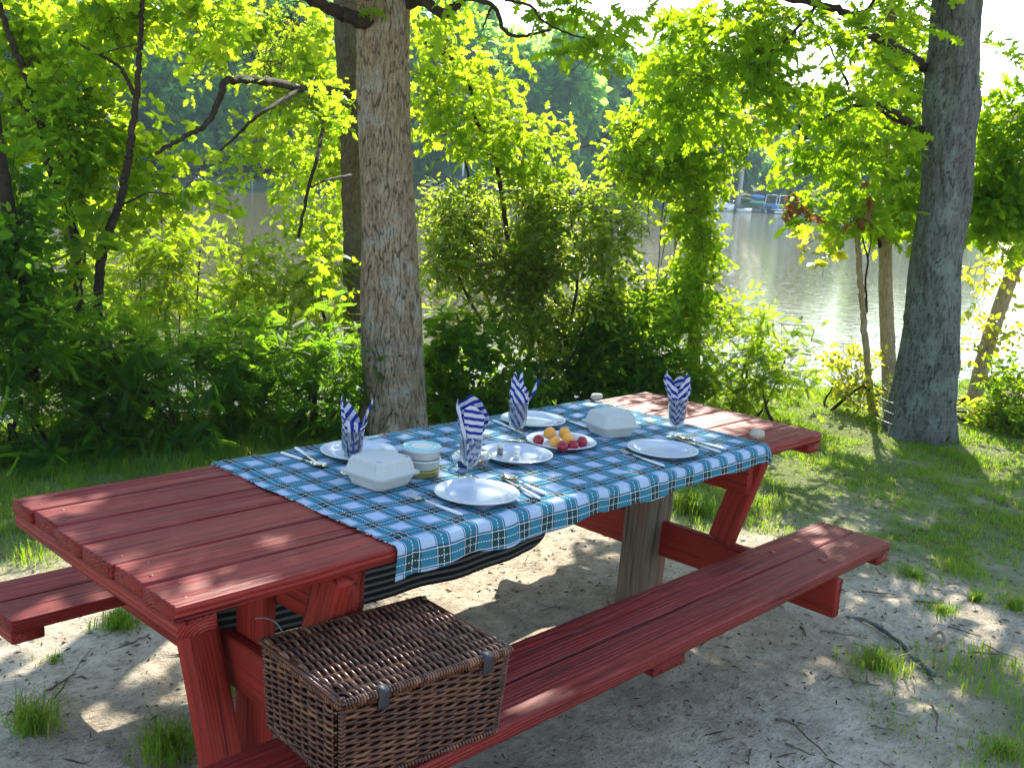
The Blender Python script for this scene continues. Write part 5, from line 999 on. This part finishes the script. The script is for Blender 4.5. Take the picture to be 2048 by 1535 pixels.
shrub('bright feathery bush by the water behind the middle of the bush row', (440, 770, 8.6), B(8.6, .4, ((360, 590, 60, 50, 2.2), (430, 620, 70, 45, 2.), (480, 560, 60, 45, 1.9), (470, 510, 60, 35, 1.7), (400, 500, 40, 40, 1.4), (520, 520, 50, 40, 1.7), (520, 610, 50, 45, 2.))), 'pinfine', .12, SHRL, 154, rlo=.35, rhi=1.)
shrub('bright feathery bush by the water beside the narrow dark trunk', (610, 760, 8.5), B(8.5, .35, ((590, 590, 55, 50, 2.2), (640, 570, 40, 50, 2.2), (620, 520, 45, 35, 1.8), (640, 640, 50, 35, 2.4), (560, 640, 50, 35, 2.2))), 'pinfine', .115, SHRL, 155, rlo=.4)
for l, base, L, lf, sz, m, sd in (('small weedy bush at the foot of the slim leaning stem', (1715, 820, 8.5), ((1690, 760, 32, 32, 1.5), (1720, 740, 22, 30, 1.3), (1665, 775, 24, 18, 1.), (1745, 790, 30, 24, 1.6), (1700, 718, 14, 14, .9)), 'broad', .06, PALL, 59), ('weedy clump between the grey barked oak and the leaning trunk', (1920, 835, 8.9), ((1920, 800, 34, 26, 1.7), (1955, 825, 34, 18, 1.8), (1900, 830, 22, 16, 1.6)), 'pin', .12, PALL, 60),
                                  ('pale leaved bush nearest the edge of the view beyond the leaning trunk', (2035, 850, 8.6), ((2035, 790, 34, 40, 2.4), (2000, 830, 34, 26, 2.), (2050, 840, 40, 26, 2.6), (1985, 850, 26, 12, 1.6)), 'small', .07, SHRL, 62), ('leafy sprig row by the forked tree base', (1800, 800, 8.9), ((1800, 790, 30, 20, 1.2), (1770, 800, 24, 18, 1.2)), 'broad', .055, PALL, 63)):
    shrub(l, base, B(base[2], .3, L), lf, sz, m, sd, stems=4)

# ------------------------------------------------------------------ river and far shore
WZ = -.80
def water():
    mb = MB(); V = [(-260, -60, WZ), (420, -60, WZ), (420, 420, WZ), (-260, 420, WZ)]; mb.add(V, [[[0, 1, 2, 3]]])
    g = G('river_water'); p = g.n('ShaderNodeTexCoord').outputs['Object']
    rot = g.n('ShaderNodeVectorRotate', {'Vector': p, 'Angle': -math.radians(43.5)}, rotation_type='Z_AXIS').outputs[0]
    q = g.vm('MULTIPLY', rot, (1., .55, 1.))
    a = g.noise(q, 1.1, 3., .6); b = g.noise(q, 4.6, 3., .6, .4); c = g.noise(q, 13., 2., .6)
    pk = g.n('ShaderNodeMapRange', {0: c, 1: .58, 2: .80, 3: 0., 4: 1.}).outputs[0]
    h = g.math('ADD', g.math('ADD', g.math('MULTIPLY', a, .42), g.math('MULTIPLY', b, .38)), g.math('MULTIPLY', pk, .75))
    col = g.mix(a, (.098, .088, .036), (.122, .108, .048))
    s = g.pbr(col, .05, .30, g.bump(h, 1., .017), **{'IOR': 1.33})
    tag(mb.build('water', g.end(s), smooth=False), 'brown green rippled river water sparkling against the sun', 'water', kind='structure')
water()
SA = at(20, 345, 96)[:2]; SB = at(1450, 417, 150)[:2]; ES = unit(SB - SA); NI = np.array([-ES[1], ES[0]])
if NI @ HF[:2] < 0: NI = -NI
def shore(px_, q=0.):
    d = ray(px_, 380)[:2]; A = np.array([d, -ES]).T; t = np.linalg.solve(A, SA + NI * q - CAM[:2]); return CAM[:2] + d * t[0]
def hz(q): return -1.7 + 1.6 * smooth01((q + 2) / 4) + 13 * smooth01(q / 95)
def hills():
    us = np.linspace(-90, 330, 90); qs = np.concatenate([np.linspace(-4, 10, 16), np.linspace(14, 120, 26)]); U, Q = np.meshgrid(us, qs, indexing='ij')
    w_ = 1.3 * np.sin(U * .09) + .8 * np.sin(U * .23); Z = hz(Q + w_) + .25 * fbm(np.stack([U, Q], -1), 14, .08, 2) * (Q > 1)
    P = np.stack([SA[0] + ES[0] * U + NI[0] * Q, SA[1] + ES[1] * U + NI[1] * Q, Z], -1); mb = MB(); mb.add(P, [ringfaces(90, len(qs), False)])
    g = G('wooded_bank'); n = g.noise(g.n('ShaderNodeTexCoord').outputs['Object'], .5, 4.); tag(mb.build('hills', g.end(g.pbr(g.mix(n, (.05, .07, .025), (.10, .12, .04)), .95, .1))), 'wooded slope rising behind the far shore', 'hillside', kind='structure')
hills()
def farmesh(seed, h, wd):
    r = np.random.default_rng(seed); cm = MB(); tm = MB(); nb = 17; cs = []
    for k in range(nb):
        f = r.uniform(.14, .94); rad = wd * (1 - abs(f - .45) * 1.1) * .75; a = r.uniform(0, 6.28); cs.append((np.array([rad * .65 * math.cos(a), rad * .65 * math.sin(a), h * f]), wd * r.uniform(.30, .52)))
    P = []; C = []
    for c, rr in cs: U = ell(170, r, .3); P.append(c + U * rr * np.array([1, 1, .8])); C.append(np.repeat(c[None], 170, 0))
    P = np.concatenate(P); C = np.concatenate(C); X = unit2(P - C) + r.normal(0, .7, P.shape); put(cm, 'broad', P, X, UP * .9 + r.normal(0, .6, P.shape) + unit2(P - C) * .5, r.uniform(.55, 1.15, len(P)), np.clip(r.uniform(0, 1) * .5 + .5 * r.uniform(0, 1, len(P)), 0, 1))
    tube(tm, smoothpath([(0, 0, -1), (.1, .1, h * .3), (0, .2, h * .75)], 8), np.linspace(.24, .06, 8), 7); return cm, tm
def far_trees():
    var = []
    for k, (h, wd) in enumerate(((16, 3.8), (14, 4.2), (18, 3.9), (12, 3.6), (15, 4.7))):
        cm, tm = farmesh(900 + k, h, wd); e = empty('far_tree', (0, 0, 0), 'leafy green tree in the hazy wood on the far shore', 'tree', 'trees of the wood on the far shore'); c = cm.build('crown', FARL, e); t = tm.build('trunk', BARK3, e); var.append((e, c, t))
    r = np.random.default_rng(44); sp = []
    for q0, stp in ((5, 5.2), (14, 6.2), (27, 7), (43, 8), (62, 9)):
        u = -42.
        while u < 175: sp.append((u + r.uniform(-1.6, 1.6), q0 + r.uniform(-2, 3))); u += stp * r.uniform(.8, 1.3)
    used = set()
    ug = ((shore(1530) - SA) @ ES)
    for u, q in sp:
        if abs(u - ug) < 8 and q < 12: continue
        k = r.integers(5); e, c, t = var[k]; xy = SA + ES * u + NI * q; sc = r.uniform(.95, 1.4)
        if k in used:
            e2 = e.copy(); COL.objects.link(e2)
            for o in (c, t): o2 = o.copy(); COL.objects.link(o2); o2.parent = e2
            e = e2
        used.add(k); e.location = (xy[0], xy[1], hz(q) - .2); e.scale = (sc, sc, sc); e.rotation_euler = (0, 0, r.uniform(0, 6.28))
far_trees()
def far_things():
    def P(px_, q, z): s = shore(px_, q); return np.array([s[0], s[1], z])
    E3 = np.append(ES, 0); N3 = np.append(NI, 0)
    def obj3(c): return lambda a, b, z: c + E3 * a + N3 * b + UP * z
    def bx(mb, f, a0, a1, b0, b1, z0, z1):
        V = [f(a, b, z) for z in (z0, z1) for a, b in ((a0, b0), (a1, b0), (a1, b1), (a0, b1))]; mb.add(V, [ringfaces(2, 4), [[4, 5, 6, 7]], [[3, 2, 1, 0]]])
    # pale trunks
    for px_, h, r_, l in ((1478, 8, .42, 'pale bare trunk standing on the far shore behind the white boat'), (1458, 7, .25, 'thinner pale trunk on the far shore next to the thick pale one'), (1148, 8, .25, 'pale trunk on the far shore seen past the vine covered tree')):
        c = P(px_, 3.2, hz(3.2)); mb = MB(); tube(mb, smoothpath([c - UP * .3, c + UP * h * .5 + E3 * .3, c + UP * h + E3 * .2], 9), np.linspace(r_, r_ * .6, 9), 9); tag(mb.build('bare_trunk', plain('pale_trunk_bark', (.42, .40, .36), .9, .1, sc=3.), loc=c), l, 'tree')
    # pontoon boat
    c = P(1566, -3.2, WZ); f = obj3(c); e = empty('pontoon_boat', c, 'blue sided pontoon boat with a white canopy frame moored at the far shore', 'boat')
    for b in (-.8, .8):
        mb = MB(); tube(mb, [f(-2.6, b, .18), f(-2.4, b, .18), f(1.9, b, .18), f(2.5, b, .3), f(2.75, b, .42)], [.2, .33, .33, .25, .05], 10); mb.build('pontoon', ALU, e)
    mb = MB(); bx(mb, f, -2.6, 2.6, -1.2, 1.2, .50, .60); mb.build('deck', WHITEB, e)
    for (a0, a1, b0, b1) in ((-2.5, 2.4, -1.18, -1.13), (-2.5, 2.4, 1.13, 1.18), (2.35, 2.4, -1.1, 1.1), (-2.5, -2.45, -1.1, 1.1)): mb = MB(); bx(mb, f, a0, a1, b0, b1, .66, 1.22); mb.build('side_panel', BLUEB, e)
    mb = MB()
    for b in (-1.15, 1.15):
        tube(mb, [f(-2.5, b, 1.28), f(0, b, 1.28), f(2.4, b, 1.28)], .035, 6)
        for a in np.linspace(-2.5, 2.4, 8): tube(mb, [f(a, b, .6), f(a, b, 1.28)], .028, 5)
    mb.build('railing', WHITEB, e)
    mb = MB()
    for a in (-2.3, .3): tube(mb, smoothpath([f(a, -1.15, .6), f(a + .15, -1.15, 2.3), f(a + .3, -.9, 2.55), f(a + .3, .9, 2.55), f(a + .15, 1.15, 2.3), f(a, 1.15, .6)], 30), .055, 6)
    for b in (-.95, .95): tube(mb, [f(-2.0, b, 2.5), f(-.7, b, 2.56), f(.6, b, 2.5)], .05, 6)
    mb.build('canopy_frame', WHITEB, e); mb = MB(); bx(mb, f, -2.05, .65, -1., 1., 2.56, 2.62); mb.build('canopy', CANV, e)
    mb = MB(); bx(mb, f, -2.2, -1.2, -.5, .5, .62, 1.05); bx(mb, f, -2.2, -2., -.5, .5, 1.05, 1.4); mb.build('seat', BLUEK, e); mb = MB(); bx(mb, f, -3.0, -2.62, -.2, .2, .2, 1.0); mb.build('outboard_motor', DARKB, e)
    # white cruiser
    c = P(1450, -3.0, WZ); f = obj3(c); e = empty('motor_boat', c, 'small white motor boat with a windscreen moored on the far shore', 'boat'); mb = MB(); V = []
    for a, w_, z0, z1 in ((-2.2, .85, -.1, .75), (-1., .95, -.1, .78), (.6, .9, -.1, .85), (1.7, .55, .05, .95), (2.3, .05, .4, 1.02)): V += [f(a, -w_, z1), f(a, -w_ * .75, z0), f(a, w_ * .75, z0), f(a, w_, z1)]
    mb.add(V, [ringfaces(5, 4), [[3, 2, 1, 0]]]); mb.build('hull', WHITEB, e); mb = MB(); bx(mb, f, -2.15, -.2, -.86, -.80, .30, .52); mb.build('hull_stripe', DARKB, e)
    mb = MB(); bx(mb, f, -.6, .9, -.55, .55, .78, 1.2); mb.build('cabin', WHITEB, e); mb = MB(); V = [f(.3, -.6, 1.2), f(.3, .6, 1.2), f(-.1, .55, 1.75), f(-.1, -.55, 1.75)]; mb.add(V, [[[0, 1, 2, 3]]]); o = mb.build('windscreen', DARKB, e); o.modifiers.new('t', 'SOLIDIFY').thickness = .03
    mb = MB(); tube(mb, smoothpath([f(-1.8, -.8, .7), f(-1.7, -.8, 1.7), f(-1.7, .8, 1.7), f(-1.8, .8, .7)], 20), .035, 6); tube(mb, [f(.9, -.7, .9), f(1.6, -.45, 1.45), f(2.2, -.05, 1.5), f(1.6, .45, 1.45), f(.9, .7, .9)], .025, 5); mb.build('rail', ALU, e); mb = MB(); bx(mb, f, -2.6, -2.25, -.2, .2, -.1, .9); mb.build('outboard_motor', DARKB, e)
    c = P(1494, -3., WZ); f = obj3(c); mb = MB(); V = []
    for a, w_, z1 in ((-1.5, .45, .42), (-.6, .6, .45), (.6, .55, .5), (1.5, .05, .6)): V += [f(a, -w_, z1), f(a, -w_ * .7, .0), f(a, w_ * .7, .0), f(a, w_, z1)]
    mb.add(V, [ringfaces(4, 4), [[3, 2, 1, 0]], [[i * 4 + 3, i * 4, i * 4 + 4, i * 4 + 7] for i in range(3)]]); tag(mb.build('dinghy', WHITEB, loc=c), 'low white dinghy lying between the two moored boats on the far shore', 'dinghy')
    def dock(px_, ln, label, q=-1.2, wd=1.6):
        c = P(px_, q, WZ); f = obj3(c); e = empty('dock', c, label, 'dock'); mb = MB()
        for a in np.arange(-ln / 2, ln / 2, .24): bx(mb, f, a, a + .21, -wd / 2, wd / 2, .42, .50)
        mb.build('deck_boards', DOCKW, e); mb = MB(); bx(mb, f, -ln / 2, ln / 2, -wd / 2 + .03, -wd / 2 + .12, .15, .415); mb.build('fascia', DOCKW, e)
        for a in np.linspace(-ln / 2 + .2, ln / 2 - .2, max(2, int(ln / 2.4))):
            mb = MB(); tube(mb, [f(a, -wd / 2 - .02, -.8), f(a, -wd / 2 - .02, 1.0)], .11, 8); mb.build('pile', DOCKW, e)
        return f
    dock(1515, 9., 'grey boarded dock between the white boat and the pontoon boat on the far shore'); dock(20, 9, 'long grey dock on the far shore seen past the crooked sapling'); dock(440, 6, 'short grey dock on the far shore glimpsed under the long bent limb'); dock(620, 5, 'short grey dock on the far shore beside the narrow dark trunk'); dock(905, 7, 'grey dock with a boat lift on the far shore behind the yellow green sapling')
    c = P(1517, 2.0, hz(2.) - .1); f = obj3(c); e = empty('kayak_rack', c, 'wooden rack holding two kayaks on the grassy far shore', 'rack'); mb = MB()
    for a in (-.9, .9):
        tube(mb, [f(a, 0, -.1), f(a, 0, 1.5)], .06, 6); tube(mb, [f(a, -.5, 1.3), f(a, .5, 1.3)], .05, 6); tube(mb, [f(a, -.5, .45), f(a, .5, .45)], .05, 6)
    mb.build('rack_frame', DOCKW, e)
    for z, m, l, h2 in ((1.38, BLUEK, 'bright blue kayak on the upper rung of the rack on the far shore', 1.7), (.53, GREENK, 'green kayak on the lower rung of the rack on the far shore', 2.)):
        mb = MB(); t = np.linspace(-1, 1, 13); tube(mb, [f(x * h2, -.05, z + .18 + .12 * x * x) for x in t], .02 + .30 * (1 - t ** 2) ** .7, 10); tag(mb.build('kayak', m, loc=f(0, 0, z)), l, 'kayak')
    c = P(100, -3.2, WZ); f = obj3(c); e = empty('covered_boat', c, 'white boat under a pale cover by the long dock, past the crooked sapling', 'boat'); mb = MB(); V = []
    for a, w_, z1 in ((-2.2, .9, .7), (-.5, 1., .75), (1.2, .8, .85), (2.4, .05, 1.)): V += [f(a, -w_, z1), f(a, -w_ * .7, -.1), f(a, w_ * .7, -.1), f(a, w_, z1)]
    mb.add(V, [ringfaces(4, 4), [[3, 2, 1, 0]]]); mb.build('hull', WHITEB, e); mb = MB(); V = []
    for a, w_, z1, h2 in ((-2.2, .92, .72, .9), (-.6, 1.02, .77, 1.5), (.6, .9, .8, 1.45), (2.3, .06, 1.02, 1.05)): V += [f(a, -w_, z1), f(a, -w_ * .5, h2), f(a, w_ * .5, h2), f(a, w_, z1)]
    mb.add(V, [ringfaces(4, 4), [[3, 2, 1, 0]]]); mb.build('cover', CANV, e)
    c = P(930, -2.6, WZ); f = obj3(c); e = empty('boat_lift', c, 'boat lift with dark canopy and white mast on the far shore', 'boat lift'); mb = MB()
    for a in (-2, 2):
        for b in (-1.2, 1.2): tube(mb, [f(a, b, -.6), f(a, b, 2.0)], .07, 6)
    mb.build('lift_frame', ALU, e); mb = MB(); V = []
    for a in (-2.2, 2.2): V += [f(a, -1.4, 1.9), f(a, -.7, 2.4), f(a, .7, 2.4), f(a, 1.4, 1.9)]
    mb.add(V, [ringfaces(2, 4), [[3, 2, 1, 0]], [[4, 5, 6, 7]]]); mb.build('lift_canopy', DARKB, e); mb = MB(); tube(mb, [f(-.4, 0, 2.4), f(-.4, 0, 3.6), f(-.4, 0, 4.3)], [.14, .11, .04], 7); mb.build('mast', WHITEB, e); mb = MB(); V = []
    for a, w_, z1 in ((-2., .7, .9), (1.2, .7, .95), (2.3, .05, 1.1)): V += [f(a, -w_, z1), f(a, -w_ * .6, .3), f(a, w_ * .6, .3), f(a, w_, z1)]
    mb.add(V, [ringfaces(3, 4), [[3, 2, 1, 0]], [[i * 4 + 3, i * 4, i * 4 + 4, i * 4 + 7] for i in range(2)]]); mb.build('hull', WHITEB, e)
far_things()

# ------------------------------------------------------------------ haze
HAZE = .00055
def haze():
    mb = MB(); box(mb, (-320, -320, -3.0), (440, 440, 42.)); g = G('summer_haze'); v = g.n('ShaderNodeVolumePrincipled', {'Color': (.62, .82, 1.), 'Density': HAZE, 'Anisotropy': 0.})
    g.t.links.new(v.outputs[0], g.out.inputs[1]); tag(mb.build('haze', g.m, smooth=False), None, None, kind='stuff')
haze()
